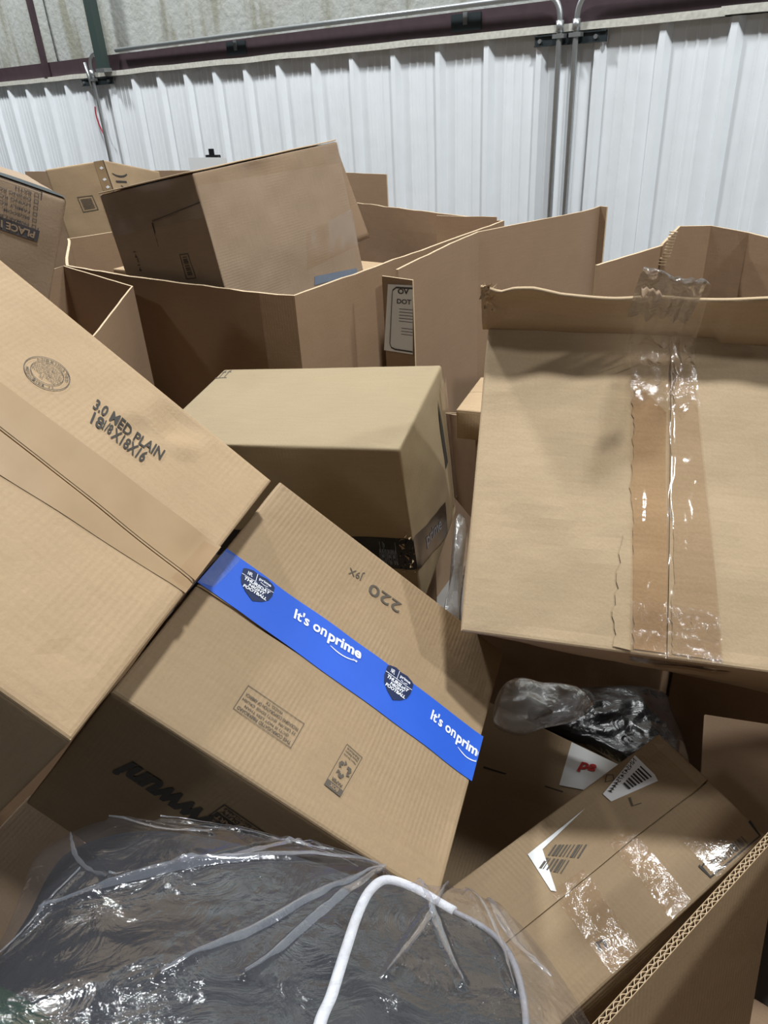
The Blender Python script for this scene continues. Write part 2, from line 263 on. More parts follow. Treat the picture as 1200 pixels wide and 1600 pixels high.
# ------------------------------------------------------------------ mesh helpers
def mesh_obj(name, verts, faces, mat, parent=None, smooth=False, uvs=None, mats=None, fm=None):
    if parent is not None:
        o0 = ROOTLOC[parent.name]; verts = [(v[0]-o0[0], v[1]-o0[1], v[2]-o0[2]) for v in verts]
    me = bpy.data.meshes.new(name); me.from_pydata([tuple(v) for v in verts], [], faces)
    for mm in (mats or [mat]): me.materials.append(mm)
    if fm: me.polygons.foreach_set('material_index', fm)
    if uvs:
        ul = me.uv_layers.new(name='UVMap')
        flat = []
        for p in me.polygons:
            for li, vi in zip(p.loop_indices, p.vertices): flat += list(uvs[vi])
        ul.data.foreach_set('uv', flat)
    if smooth: me.polygons.foreach_set('use_smooth', [True]*len(me.polygons))
    me.update()
    o = bpy.data.objects.new(name, me); COL.objects.link(o)
    if parent is not None:
        o.parent = parent; ROOTLOC[o.name] = ROOTLOC[parent.name]
    else: ROOTLOC[o.name] = (0, 0, 0)
    return o
ROOTLOC = {}
def thing(name, label, cat, loc, group=None):
    o = bpy.data.objects.new(name, None); COL.objects.link(o); o.location = loc
    o.empty_display_size = .05
    o['label'] = label; o['category'] = cat
    if group: o['group'] = group
    ROOTLOC[o.name] = tuple(loc)
    return o
def tag(o, label=None, cat=None, group=None, kind=None):
    for k, v in (('label', label), ('category', cat), ('group', group), ('kind', kind)):
        if v: o[k] = v
    return o
def boxm(x0, x1, y0, y1, z0, z1):
    v = [(x, y, z) for x in (x0, x1) for y in (y0, y1) for z in (z0, z1)]
    f = [(0, 1, 3, 2), (4, 6, 7, 5), (0, 4, 5, 1), (2, 3, 7, 6), (0, 2, 6, 4), (1, 5, 7, 3)]
    return v, f
def tube(pts, r, n=10, cap=True):
    pts = [Vector(p) for p in pts]; V = []; F = []
    prev = None
    for i, p in enumerate(pts):
        t = (pts[min(i+1, len(pts)-1)]-pts[max(i-1, 0)]).normalized()
        if prev is None:
            a = t.cross(Vector((0, 0, 1)))
            if a.length < .1: a = t.cross(Vector((1, 0, 0)))
            a.normalize()
        else: a = (prev-t*prev.dot(t)).normalized()
        prev = a; b = t.cross(a)
        for k in range(n):
            th = 2*math.pi*k/n; V.append(p+(a*math.cos(th)+b*math.sin(th))*r)
    for i in range(len(pts)-1):
        for k in range(n):
            F.append((i*n+k, i*n+(k+1) % n, (i+1)*n+(k+1) % n, (i+1)*n+k))
    if cap: F.append(tuple(range(n))[::-1]); F.append(tuple((len(pts)-1)*n+k for k in range(n)))
    return V, F
def bez(p0, p1, p2, p3, n=12):
    p0, p1, p2, p3 = map(Vector, (p0, p1, p2, p3))
    return [p0*(1-t)**3+p1*3*t*(1-t)**2+p2*3*t*t*(1-t)+p3*t**3 for t in [i/n for i in range(n+1)]]
# ------------------------------------------------------------------ cartons
class Hex:
    """a carton: eight corners (i,j,k), u across the front, v down it, w into it"""
    def __init__(s, c, seed=0, warp=.0016, bulge=.002):
        s.c = {(i, j, k): Vector(c[i*4+j*2+k]) for i in (0, 1) for j in (0, 1) for k in (0, 1)}
        s.seed = seed; s.warp = warp; s.bulge = bulge; s.ctr = sum(s.c.values(), Vector())/8; s.dents = []
        L = lambda a, b: (s.c[a]-s.c[b]).length
        s.d = (L((1, 0, 0), (0, 0, 0)), L((0, 1, 0), (0, 0, 0)), L((0, 0, 1), (0, 0, 0)))
    def P(s, u, v, w):
        r = Vector()
        for (i, j, k), p in s.c.items():
            r += p*((u if i else 1-u)*(v if j else 1-v)*(w if k else 1-w))
        return r
    AX = {'w0': (0, 1, 2, 0), 'w1': (0, 1, 2, 1), 'v0': (0, 2, 1, 0), 'v1': (0, 2, 1, 1), 'u0': (1, 2, 0, 0), 'u1': (1, 2, 0, 1)}
    def coord(s, face, a, b):
        ia, ib, ic, val = s.AX[face]; q = [0, 0, 0]; q[ia] = a; q[ib] = b; q[ic] = val
        return q
    def normal(s, face, a, b):
        e = .01; p = s.P(*s.coord(face, a, b)); pa = s.P(*s.coord(face, a+e, b)); pb = s.P(*s.coord(face, a, b+e))
        n = (pa-p).cross(pb-p).normalized()
        if n.dot(p-s.ctr) < 0: n = -n
        return n
    def disp(s, p, face, a, b):
        f = noise.noise(p*6+Vector((s.seed, 0, 0)))*s.warp*1.6+noise.noise(p*17+Vector((0, s.seed, 0)))*s.warp*.7
        aa = min(max(a, 0), 1); bb = min(max(b, 0), 1)
        f += s.bulge*math.sin(math.pi*aa)*math.sin(math.pi*bb)*2
        for (df, da, db, rad, dep) in s.dents:
            if df == face:
                ia, ib = s.AX[face][:2]; r = math.hypot((a-da)*s.d[ia], (b-db)*s.d[ib])/rad
                if r < 1: f -= dep*(1-r*r)**2
        edge = min(aa*s.d[s.AX[face][0]], (1-aa)*s.d[s.AX[face][0]], bb*s.d[s.AX[face][1]], (1-bb)*s.d[s.AX[face][1]])
        return f*min(1, edge/.02)
    def S(s, face, a, b, off=0):
        p = s.P(*s.coord(face, a, b)); return p+s.normal(face, a, b)*(s.disp(p, face, a, b)+off)
    def span(s, face): return s.d[s.AX[face][0]], s.d[s.AX[face][1]]
def lines(L, n):
    b = [0, .0012/L, .003/L, .006/L, .010/L]
    return b+[.010/L+(1-.02/L)*i/n for i in range(1, n)]+[1-x for x in b[::-1]]
def carton_body(h, mat, parent, name='body', r=.004, turn=False, cell=.016):
    V = []; UV = []; F = []; idx = {}
    for face in ('w0', 'w1', 'v0', 'v1', 'u0', 'u1'):
        La, Lb = h.span(face); A = lines(La, max(4, int(La/cell))); B = lines(Lb, max(4, int(Lb/cell)))
        grid = []
        for a in A:
            row = []
            for b in B:
                q = h.coord(face, a, b); mq = Vector([q[i]*h.d[i] for i in range(3)])
                cl = Vector([min(max(mq[i], r), h.d[i]-r) for i in range(3)]); dv = mq-cl
                if dv.length > 1e-9: mq2 = cl+dv.normalized()*r
                else: mq2 = mq
                qq = [mq2[i]/h.d[i] for i in range(3)]
                p0 = h.P(*q); p = h.P(*qq)+h.normal(face, a, b)*h.disp(p0, face, a, b)
                V.append(p); UV.append((a*La, b*Lb) if not turn else (b*Lb, a*La)); row.append(len(V)-1)
            grid.append(row)
        for i in range(len(A)-1):
            for j in range(len(B)-1):
                q = (grid[i][j], grid[i+1][j], grid[i+1][j+1], grid[i][j+1])
                n = (V[q[1]]-V[q[0]]).cross(V[q[3]]-V[q[0]])
                F.append(q if n.dot(V[q[0]]-h.ctr) > 0 else q[::-1])
    return mesh_obj(name, V, F, mat, parent, True, UV)
def patch(h, face, quad, off, res=.012):
    """quad = 4 (a,b) in order; returns grid of points function"""
    q = [Vector((*p, 0)) for p in quad]
    def f(s, t):
        p = q[0]*(1-s)*(1-t)+q[1]*s*(1-t)+q[2]*s*t+q[3]*(1-s)*t
        return h.S(face, p.x, p.y, off)
    return f
def sheet(f, ns, nt, name, mat, parent, size=(1, 1), wob=0, thick=0):
    V = []; UV = []; F = []
    for i in range(ns+1):
        for j in range(nt+1):
            s, t = i/ns, j/nt
            if wob and j in (0, nt): t += wob*(random.random()-.5)
            V.append(f(s, t)); UV.append((s*size[0], t*size[1]))
    for i in range(ns):
        for j in range(nt):
            a = i*(nt+1)+j; F.append((a, a+nt+1, a+nt+2, a+1))
    o = mesh_obj(name, V, F, mat, parent, True, UV)
    if thick: md = o.modifiers.new('thickness', 'SOLIDIFY'); md.thickness = thick; md.offset = 0
    return o
def tape(h, face, quad, mat, parent, name='tape', off=.0007, wob=0, cell=.012):
    La, Lb = h.span(face); q = [Vector((p[0]*La, p[1]*Lb)) for p in quad]
    n1 = max(2, int((q[1]-q[0]).length/cell)); n2 = max(2, int((q[3]-q[0]).length/cell))
    return sheet(patch(h, face, quad, off), n1, n2, name, mat, parent, ((q[1]-q[0]).length, (q[3]-q[0]).length), wob)
def flap(h, face, a0, a1, b0, b1, mat, parent, turn=False, t=.003, taper=(1, 1, 1, 1), name='flap', cell=.02, lift=None):
    """slab lying on a face; taper flags: a0,a1,b0,b1 edges rounded off into the box edge"""
    La, Lb = h.span(face); na = max(3, int((a1-a0)*La/cell)); nb = max(3, int((b1-b0)*Lb/cell))
    def ls(x0, x1, n, L):
        e = [.0008/L, .003/L, .007/L]; w = x1-x0
        return [x0]+[x0+k for k in e]+[x0+w*i/n for i in range(1, n)]+[x1-k for k in e[::-1]]+[x1]
    A = ls(a0, a1, na, La); B = ls(b0, b1, nb, Lb)
    def top(a, b):
        o = t
        for d, fl in (((a-a0)*La, taper[0]), ((a1-a)*La, taper[1]), ((b-b0)*Lb, taper[2]), ((b1-b)*Lb, taper[3])):
            if fl and d < .006: o = min(o, -.001+(t+.001)*math.sqrt(max(0, 1-(1-d/.006)**2)))
        if lift: o += lift(a, b)
        return h.S(face, a, b, o)
    V = []; UV = []; F = []; g = []
    for a in A:
        row = []
        for b in B:
            V.append(top(a, b)); UV.append((a*La, b*Lb) if not turn else (b*Lb, a*La)); row.append(len(V)-1)
        g.append(row)
    for i in range(len(A)-1):
        for j in range(len(B)-1):
            q = (g[i][j], g[i+1][j], g[i+1][j+1], g[i][j+1]); n = (V[q[1]]-V[q[0]]).cross(V[q[3]]-V[q[0]])
            F.append(q if n.dot(V[q[0]]-h.ctr) > 0 else q[::-1])
    # skirt
    loop = [g[i][0] for i in range(len(A))]+[g[-1][j] for j in range(1, len(B))]+[g[i][-1] for i in range(len(A)-2, -1, -1)]+[g[0][j] for j in range(len(B)-2, 0, -1)]
    ab = [(A[i], B[0]) for i in range(len(A))]+[(A[-1], B[j]) for j in range(1, len(B))]+[(A[i], B[-1]) for i in range(len(A)-2, -1, -1)]+[(A[0], B[j]) for j in range(len(B)-2, 0, -1)]
    base = len(V)
    for (a, b) in ab: V.append(h.S(face, a, b, -.0015)); UV.append((a*La, b*Lb))
    k = len(loop)
    for i in range(k): F.append((loop[i], loop[(i+1) % k], base+(i+1) % k, base+i))
    return mesh_obj(name, V, F, mat, parent, False, UV)
TEXTCACHE = {}
def text_mesh(s, bold=0.0, shear=0.0, align='LEFT'):
    key = (s, bold, shear, align)
    if key in TEXTCACHE: return TEXTCACHE[key]
    cu = bpy.data.curves.new('t', 'FONT'); cu.body = s; cu.offset = bold; cu.shear = shear; cu.align_x = align; cu.resolution_u = 3
    cu.space_line = .85
    ob = bpy.data.objects.new('t', cu); COL.objects.link(ob)
    dg = bpy.context.evaluated_depsgraph_get(); dg.update(); me = bpy.data.meshes.new_from_object(ob.evaluated_get(dg))
    V = [v.co.copy() for v in me.vertices]; F = [tuple(p.vertices) for p in me.polygons]
    bpy.data.objects.remove(ob); bpy.data.curves.remove(cu); bpy.data.meshes.remove(me)
    x0 = min(v.x for v in V); x1 = max(v.x for v in V); y0 = min(v.y for v in V); y1 = max(v.y for v in V)
    V = [((v.x-x0)/(x1-x0), 1-(v.y-y0)/(y1-y0)) for v in V]
    TEXTCACHE[key] = (V, F); return V, F
def sub(quad, s0, s1, t0, t1):
    q = [Vector((*p[:2], 0)) for p in quad]
    f = lambda s, t: q[0]*(1-s)*(1-t)+q[1]*s*(1-t)+q[2]*s*t+q[3]*(1-s)*t
    return [tuple(f(*k))[:2] for k in ((s0, t0), (s1, t0), (s1, t1), (s0, t1))]
def printed(h, face, items, quad, mat, parent, name='printed_text', off=.0009):
    """items: list of (verts2d, faces) in 0..1 coordinates of quad, merged into one print"""
    q_ = [Vector((*p, 0)) for p in quad]
    def f(s, t_):
        p = q_[0]*(1-s)*(1-t_)+q_[1]*s*(1-t_)+q_[2]*s*t_+q_[3]*(1-s)*t_
        return h.S(face, min(max(p.x, 0), .999), min(max(p.y, 0), .999), off)
    V = []; F = []
    for (v, fc) in items:
        b = len(V); V += [f(x, y) for x, y in v]; F += [tuple(b+i for i in q) for q in fc]
    return mesh_obj(name, V, F, mat, parent)
def place(item, s0, s1, t0, t1):
    v, f = item; return ([(s0+(s1-s0)*x, t0+(t1-t0)*y) for x, y in v], f)
def rect(x0, x1, y0, y1): return ([(x0, y0), (x1, y0), (x1, y1), (x0, y1)], [(0, 1, 2, 3)])
def frame(x0, x1, y0, y1, w, hh): return [(rect(x0, x1, y0, y0+hh)), rect(x0, x1, y1-hh, y1), rect(x0, x0+w, y0, y1), rect(x1-w, x1, y0, y1)]
def poly(pts): return (list(pts), [tuple(range(len(pts)))])
def band(pts, w):
    """ribbon along a 2-D polyline, w = half width or list"""
    V = []; F = []; n = len(pts)
    for i, (x, y) in enumerate(pts):
        a = pts[max(i-1, 0)]; b = pts[min(i+1, n-1)]; dx, dy = b[0]-a[0], b[1]-a[1]; L = math.hypot(dx, dy) or 1
        ww = w[i] if isinstance(w, (list, tuple)) else w
        V += [(x-dy/L*ww, y+dx/L*ww), (x+dy/L*ww, y-dx/L*ww)]
    for i in range(n-1): F.append((2*i, 2*i+1, 2*i+3, 2*i+2))
    return V, F
def ring(cx, cy, rx, ry, w, n=48): return band([(cx+rx*math.cos(2*math.pi*i/n), cy+ry*math.sin(2*math.pi*i/n)) for i in range(n+1)], w)
def barcode(seed, n, x0, x1, y0, y1):
    r = random.Random(seed); out = []; x = x0; un = (x1-x0)/n
    for i in range(n):
        wd = un*r.choice((.3, .5, .75)); out.append(rect(x, x+wd, y0, y1)); x += un
    return out
def carton(key, name, label, mat, seed, turn=False, group=None, **kw):
    h = Hex(DATA[key]['c'], seed, **kw); lo = min(h.c.values(), key=lambda p: p.z); c = h.ctr
    t = thing(name, label, 'cardboard box', (c.x, c.y, lo.z), group)
    return h, t
# ------------------------------------------------------------------ the setting
D = 3.9036; X0 = -7.2622; PIT = 0.3048; ZT = 1.937
v, f = boxm(-9, 3.5, -4, D+.3, -.1, 0); tag(mesh_obj('floor', v, f, CONC), kind='structure')
def ribbed():
    prof = []
    for i in range(-5, 33):
        x = X0+PIT*i
        prof += [(x-.006, 0), (x+.012, .030), (x+.040, .030), (x+.062, 0)]
        for k in (.125, .175, .225): prof += [(x+k-.008, 0), (x+k-.003, .003), (x+k+.003, .003), (x+k+.008, 0)]
    V = []; F = []
    zs = [0, .8, 1.2, 1.5, 1.75, ZT]
    for z in zs:
        for (x, d) in prof: V.append((x, D-d-.004*noise.noise(Vector((x*1.7, z*2, 0))), z))
    n = len(prof)
    for j in range(len(zs)-1):
        for i in range(n-1): F.append((j*n+i, j*n+i+1, (j+1)*n+i+1, (j+1)*n+i))
    return V, F
v, f = ribbed(); tag(mesh_obj('wall_back', v, f, PANEL), kind='structure')
def insulation():
    V = []; F = []; nx, nz = 240, 24
    seams = [X0+PIT*k for k in (2.3, 7.1, 11.6, 14.1, 17.0, 20.5, 24)]
    for i in range(nx+1):
        for j in range(nz+1):
            x = -9+12.5*i/nx; z = 1.9+3.4*j/nz
            d = .02*noise.noise(Vector((x*1.1, z*.8, 2)))+.008*noise.noise(Vector((x*5, z*2, 5)))
            for s in seams: d += .045*math.exp(-((x-s)/.035)**2)
            V.append((x, D+.05+d, z))
    for i in range(nx):
        for j in range(nz): a = i*(nz+1)+j; F.append((a, a+nz+1, a+nz+2, a+1))
    return V, F
v, f = insulation(); tag(mesh_obj('wall_upper', v, f, INSUL, smooth=True), kind='structure')
def flashing(x0, x1, dz):
    V = []; F = []; n = int((x1-x0)/.06)
    for i in range(n+1):
        x = x0+(x1-x0)*i/n; wz = .004*noise.noise(Vector((x*3, 0, 0)))+dz; wy = .004*noise.noise(Vector((x*4, 5, 0)))
        V += [(x, D, ZT+.030+wz), (x, D-.046+wy, ZT+.032+wz), (x, D-.048+wy, ZT+wz), (x, D-.030+wy, ZT-.001+wz)]
    for i in range(n):
        for k in range(3): F.append((4*i+k, 4*i+4+k, 4*i+5+k, 4*i+1+k))
    return V, F
v, f = flashing(-9, -1.18, 0); o = mesh_obj('trim_1', v, f, FLASH); tag(o, kind='structure')
v, f = flashing(-1.20, 3.5, .004); o = mesh_obj('trim_2', v, f, FLASH); tag(o, kind='structure')
v, f = boxm(-9, 3.5, D-.012, D+.045, ZT+.030, ZT+.135); g = mesh_obj('trim_3', v, f, GIRT); tag(g, kind='structure')
# vertical steel against the insulation
v, f = boxm(-6.565, -6.52, D-.05, D-.015, ZT+.03, 4.6); tag(mesh_obj('steel_angle', v, f, GIRT), 'thin dark brown steel upright crossing the upper wall at far left', 'steel upright')
t = thing('steel_post', 'dark green square post rising from the girt above the left conduit', 'post', (-5.66, D-.07, ZT+.03))
v, f = boxm(-5.705, -5.625, D-.11, D-.05, ZT+.03, 4.6); mesh_obj('shaft', v, f, DKGREEN, t)
v, f = boxm(-5.72, -5.61, D-.115, D-.048, ZT+.025, ZT+.05); mesh_obj('foot_plate', v, f, GALV, t)
# conduits
r = .0135; yc = D-.068
def conduit(label, xv, xh, zb, name='metal_conduit'):
    zt = ZT+.155; R = .12; sg = 1 if xh > xv else -1
    t = thing(name, label, 'conduit pipe', (xv, yc, zb), 'steel conduits on the back wall')
    pts = [(xv, yc, zb), (xv, yc, zt-R)]+bez((xv, yc, zt-R), (xv, yc, zt-.035), (xv+sg*.035, yc, zt), (xv+sg*R, yc, zt), 12)[1:]+[(xh, yc+.01, zt)]
    v, f = tube(pts, r, 12); mesh_obj('pipe', v, f, GALV, t, True)
    v, f = tube([(xv, yc, zt-R-.035), (xv, yc, zt-R+.012)], r*1.35, 12); mesh_obj('coupling', v, f, GALV, t, True)
    v, f = boxm(xv-.03, xv+.03, yc-.016, D-.0515, 1.912, 1.93); mesh_obj('pipe_strap', v, f, GALV, t)
    return t
conduit('galvanised conduit bending down from the left run near the wall middle, left of the pair', -1.930, -5.5, 0)
conduit('galvanised conduit bending down from the right, right pipe of the close pair', -1.845, 3.4, 0)
t = conduit('short grey conduit bending down below the dark green post', -5.845, -5.74, 0)
v, f = tube([(-5.93, yc+.01, ZT+.10), (-5.90, yc, ZT+.02), (-5.885, yc, 1.86)], .012, 10); mesh_obj('second_pipe', v, f, GALV, t, True)
for (a, b, lb) in ((-2.075, -1.705, 'black slotted strut behind the pair of conduits'), (-6.05, -5.64, 'black slotted strut behind the short left conduit')):
    t = thing('strut_channel', lb, 'bracket', (a, D-.04, 1.885), 'black struts under the flashing')
    V, F = boxm(a, b, D-.040, D-.030, 1.887, 1.928)
    for q in (boxm(a, b, D-.048, D-.03, 1.884, 1.889), boxm(a, b, D-.048, D-.03, 1.926, 1.931)):
        n = len(V); V += q[0]; F += [tuple(i+n for i in x) for x in q[1]]
    mesh_obj('channel', V, F, STRUT, t)
    for xx in (a+.03, b-.05):
        v, f = tube([(xx, D-.05, 1.907), (xx, D-.038, 1.907)], .010, 8); mesh_obj('bolt', v, f, GALV, t)
for (x, lb) in ((-4.25, 'small steel plate on the girt above the long tilted box'), (-2.49, 'small steel plate on the girt left of the pair of conduits')):
    t = thing('girt_plate', lb, 'steel plate', (x, D-.02, ZT+.045), 'plates on the girt')
    v, f = boxm(x-.09, x+.09, D-.020, D-.011, ZT+.048, ZT+.125); mesh_obj('plate', v, f, STRUT, t)
    v, f = boxm(x-.012, x+.012, D-.028, D-.020, ZT+.075, ZT+.13); mesh_obj('clamp', v, f, GALV, t)
v, f = tube(bez((-5.93, D-.05, 1.74), (-5.96, D-.05, 1.66), (-5.93, D-.04, 1.58), (-5.88, D-.05, 1.53), 10), .006, 6)
tag(mesh_obj('red_wire', v, f, REDW), 'thin red wire hanging beside the short left conduit', 'wire')

# ------------------------------------------------------------------ open bins and sheets
def wall_strip(pts, z0, th=.008, closed=False, sag=.004, seed=0, cell=.05, hdrop=None):
    """pts [(x,y,ztop)] ; returns verts, faces, uvs, material index (1 = raw edge)"""
    P = [Vector(p) for p in pts]; n = len(P); segs = n if closed else n-1
    path = []
    for i in range(segs):
        a, b = P[i], P[(i+1) % n]; L = (b-a).length; k = max(1, int(L/cell))
        for j in range(k): path.append((a.lerp(b, j/k), (b-a), j == 0))
    if not closed: path.append((P[-1], P[-1]-P[-2], True))
    V = []; UV = []; F = []; M = []; u = 0; m = len(path); NZ = 10
    norms = []
    for i, (p, d, c) in enumerate(path):
        dp = path[i-1][1] if (i > 0 or closed) else d
        t = (Vector((d.x, d.y, 0)).normalized()+Vector((dp.x, dp.y, 0)).normalized()).normalized()
        norms.append(Vector((t.y, -t.x, 0)))
    for i, (p, d, c) in enumerate(path):
        if i: u += (Vector(p)-Vector(path[i-1][0])).length
        for j in range(NZ+1):
            q = j/NZ; z = p.z+(z0-p.z)*(q**1.2)
            w = 0 if c else sag*(noise.noise(Vector((u*3+seed, z*3, 0)))*1.6)
            zz = z+(sag*.8*noise.noise(Vector((u*11+seed, 3, 0))) if j == 0 else 0)
            for s in (0, 1):
                V.append(Vector((p.x, p.y, zz))+norms[i]*(w+(th if s else 0))); UV.append((u, z))
    st = 2*(NZ+1); tot = m if closed else m-1
    for i in range(tot):
        a = i*st; b = ((i+1) % m)*st
        for j in range(NZ):
            F.append((a+2*j, a+2*j+2, b+2*j+2, b+2*j)); M.append(0)
            F.append((a+2*j+1, b+2*j+1, b+2*j+3, a+2*j+3)); M.append(0)
        F.append((a, b, b+1, a+1)); M.append(1)
        F.append((a+2*NZ, a+2*NZ+1, b+2*NZ+1, b+2*NZ)); M.append(1)
    if not closed:
        for a in (0, (m-1)*st):
            for j in range(NZ): F.append((a+2*j, a+2*j+1, a+2*j+3, a+2*j+2)); M.append(1)
    return V, F, UV, M
def bin_mesh(name, pts, z0, mat, parent, th=.008, closed=True, seed=0, bottom=None, sag=.004, cell=.05):
    V, F, UV, M = wall_strip(pts, z0, th, closed, sag, seed, cell)
    if bottom is not None:
        b = len(V)
        for p in pts: V.append(Vector((p[0], p[1], bottom))); UV.append((p[0], p[1]))
        F.append(tuple(range(b, b+len(pts)))); M.append(0)
    return mesh_obj(name, V, F, mat, parent, False, UV, [mat, K_EDGE], M)
g1 = PT['G1']
rim = [g1[0], (g1[0][0]-.10, g1[0][1]-.03, 1.303), g1[6], g1[5], g1[4], g1[3], (-2.80, 2.72, 1.30), (-2.66, 2.86, 1.30), g1[2], g1[1], (-1.452, 2.3, 1.3)]
t = thing('bulk_bin', 'large open brown cardboard bulk bin holding the long tilted box', 'bulk bin', (-2.1, 2.0, 0), 'open bulk bins by the back wall')
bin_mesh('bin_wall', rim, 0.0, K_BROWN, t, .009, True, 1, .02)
a = Vector(g1[1]); V, F, UV, M = wall_strip([(a.x-.02, a.y-.02, 1.315), (a.x-.22, a.y-.12, 1.325)], 1.20, .006, False, .003, 4)
mesh_obj('corner_flap', V, F, K_BROWN, t, False, UV, [K_BROWN, K_EDGE], M)
V, F, UV, M = wall_strip([(-1.60, 2.50, 1.302), (-1.52, 2.37, 1.304)], 1.21, .001, False, .002, 5)
# flattened bin standing upright
t = thing('folded_bulk_bin', 'tall folded brown cardboard bin sheet with white caution label at its left end', 'bulk bin', (-1.3, 2.3, 0))
g2 = [tuple(p) for p in PT['G2']]
V, F, UV, M = wall_strip(g2, 0, .008, False, .003, 8); mesh_obj('front_sheet', V, F, K_BROWN, t, False, UV, [K_BROWN, K_EDGE], M)
e0, e1_ = PT['G2e']
V, F, UV, M = wall_strip([(e0[0], e0[1]+.004, e0[2]), (e1_[0]+.01, e1_[1]+.004, e1_[2])], 0, .005, False, 0, 9); mesh_obj('rear_sheet', V, F, K_BROWN, t, False, UV, [K_BROWN, K_EDGE], M)
lb = [Vector(p) for p in PT['G2lab']]
def on_label(items, mat, name, off, par=None):
    V = []; F = []
    for (v, fc) in items:
        b0 = len(V)
        for (x, y) in v: V.append(lb[0]*(1-x)*(1-y)+lb[1]*x*(1-y)+lb[2]*x*y+lb[3]*(1-x)*y+Vector((0, -off, 0)))
        F += [tuple(b0+i for i in q) for q in fc]
    return mesh_obj(name, V, F, mat, par or t)
cl_ = on_label([rect(0, 1, 0, 1)], WHITE, 'caution_label', 0)
on_label([band([(1, .04), (.35, .04), (.22, .08), (.20, .14), (.20, .88), (.26, .94), (.4, .96), (1, .96)], .012), place(text_mesh('OV', .03), .42, .86, .05, .13), place(text_mesh('DOT', .02), .40, .95, .20, .27)]+[rect(.5, 1, .34+k*.045, .348+k*.045) for k in range(5)]+[rect(.6, 1, .62+k*.045, .628+k*.045) for k in range(3)], INK_SOFT, 'label_print', .0012, cl_)
# right-hand bin
t = thing('bulk_bin', 'open brown bulk bin with a torn curved rim behind the big taped box at right', 'bulk bin', (-.4, 2.6, 0), 'open bulk bins by the back wall')
g3 = [tuple(p) for p in PT['G3']]
V, F, UV, M = wall_strip(g3[:2]+[(g3[1][0]+.002, g3[1][1]+.004, g3[1][2]+.006)]+g3[2:]+[(-.2, 2.42, 1.28), (.5, 2.3, 1.27), (.95, 1.9, 1.27)], 0, .009, False, .003, 12, .03); mesh_obj('bin_wall', V, F, K_BROWN, t, False, UV, [K_BROWN, K_EDGE], M)
# torn double-wall corrugation at the step
V = []; F = []
for k in range(12):
    z = g3[2][2]-.006-k*.009; x = g3[1][0]+.022+(.016 if k < 9 else .01)-k*.0016; y = g3[1][1]+.005
    q = boxm(x-.010, x+.012, y-.02, y-.010, z, z+.003); b = len(V); V += q[0]; F += [tuple(i+b for i in c) for c in q[1]]
mesh_obj('torn_edge', V, F, K_EDGE, t)
# far bin behind
t = thing('bulk_bin', 'far brown bulk bin whose rim shows just in front of the white wall', 'bulk bin', (-4.3, 3.3, 0), 'open bulk bins by the back wall')
g4 = [PT['G4a'], PT['G4b'], PT['G4c'], PT['G4d']]
V, F, UV, M = wall_strip([(-6.22, 3.3, 1.325), (-4.2, 3.28, 1.362), (-3.0, 3.28, 1.372), (-2.592, 3.3, 1.363)], 0, .008, False, .004, 14); mesh_obj('bin_wall', V, F, K_BROWN, t, False, UV, [K_BROWN, K_EDGE], M)
# small open carton between the moving boxes
vv = PT['V']; c = Vector(vv[0])
t = thing('open_carton', 'open brown carton with bare rim wedged between bulk bin and moving box', 'cardboard box', (-1.9, 1.0, .75))
bin_mesh('carton_wall', [vv[0], vv[1], (-1.62, .74, 1.24), (-2.45, .92, 1.26), vv[2]], .78, K_BROWN, t, .005, True, 3, .79, .002)
# dark open carton seen between the boxes
w0, w1 = PT['W']
t = thing('open_carton', 'dark brown open carton wall in the gap right of the small olive box', 'cardboard box', (-1.0, 1.75, .64))
bin_mesh('carton_wall', [tuple(w0), (w1[0]+.0, w1[1], w1[2]), (-.62, 1.80, .93), (-.85, 1.98, .86)], .64, K_BROWN, t, .005, True, 6, .65, .002)

# paper with binder clip
t = thing('paper_sheet', 'small white paper hanging behind the tilted box with black clip', 'paper', (-3.94, 3.26, 1.3))
pp = PT['clip']
v, f = boxm(pp[0][0], pp[1][0], 3.245, 3.247, 1.31, 1.440); mesh_obj('sheet', v, f, WHITE, t)
cx = pp[4][0]
V = [(cx-.055, 3.262, 1.452), (cx+.055, 3.262, 1.452), (cx+.055, 3.284, 1.452), (cx-.055, 3.284, 1.452), (cx-.055, 3.255, 1.415), (cx+.055, 3.255, 1.415), (cx+.055, 3.29, 1.415), (cx-.055, 3.29, 1.415)]
bc_ = mesh_obj('binder_clip', V, [(0, 1, 2, 3), (0, 4, 5, 1), (2, 6, 7, 3), (0, 3, 7, 4), (1, 5, 6, 2)], BLACK, t)
v, f = boxm(cx-.022, cx+.022, 3.262, 3.268, 1.45, 1.486); mesh_obj('clip_handle', v, f, BLACK, bc_)

# ------------------------------------------------------------------ MOVING BOX (3.0 MED PLAIN)
h, t = carton('M', 'moving_box', 'large tan moving box printed 3.0 MED PLAIN, brown taped seam, at left', K_PALE, 11, warp=.0022, bulge=.003)
h.dents = [('w0', .69, .06, .05, .006), ('w0', .60, .12, .05, -.004), ('w0', .63, .20, .03, .004), ('w0', .74, .14, .03, -.004), ('w0', .88, .86, .03, .002), ('w0', .97, .40, .04, .004)]
carton_body(h, K_PALE, t, turn=True)
m_ = DATA['M']['m']; sb = .494
flap(h, 'w0', .0, .999, 0.001, sb, K_PALE, t, taper=(1, 1, 1, 0), cell=.007)
flap(h, 'w0', .0, .999, sb+.004, .999, K_PALE, t, taper=(1, 1, 0, 1))
tape(h, 'w0', [(.002, .392), (1.0, .345), (1.0, .488), (.002, .490)], BROWNTAPE, t, 'tape', .0040, cell=.01)
tape(h, 'w0', [(.002, .502), (1.0, .502), (1.0, .538), (.002, .665)], BROWNTAPE, t, 'tape', .0040, cell=.01)
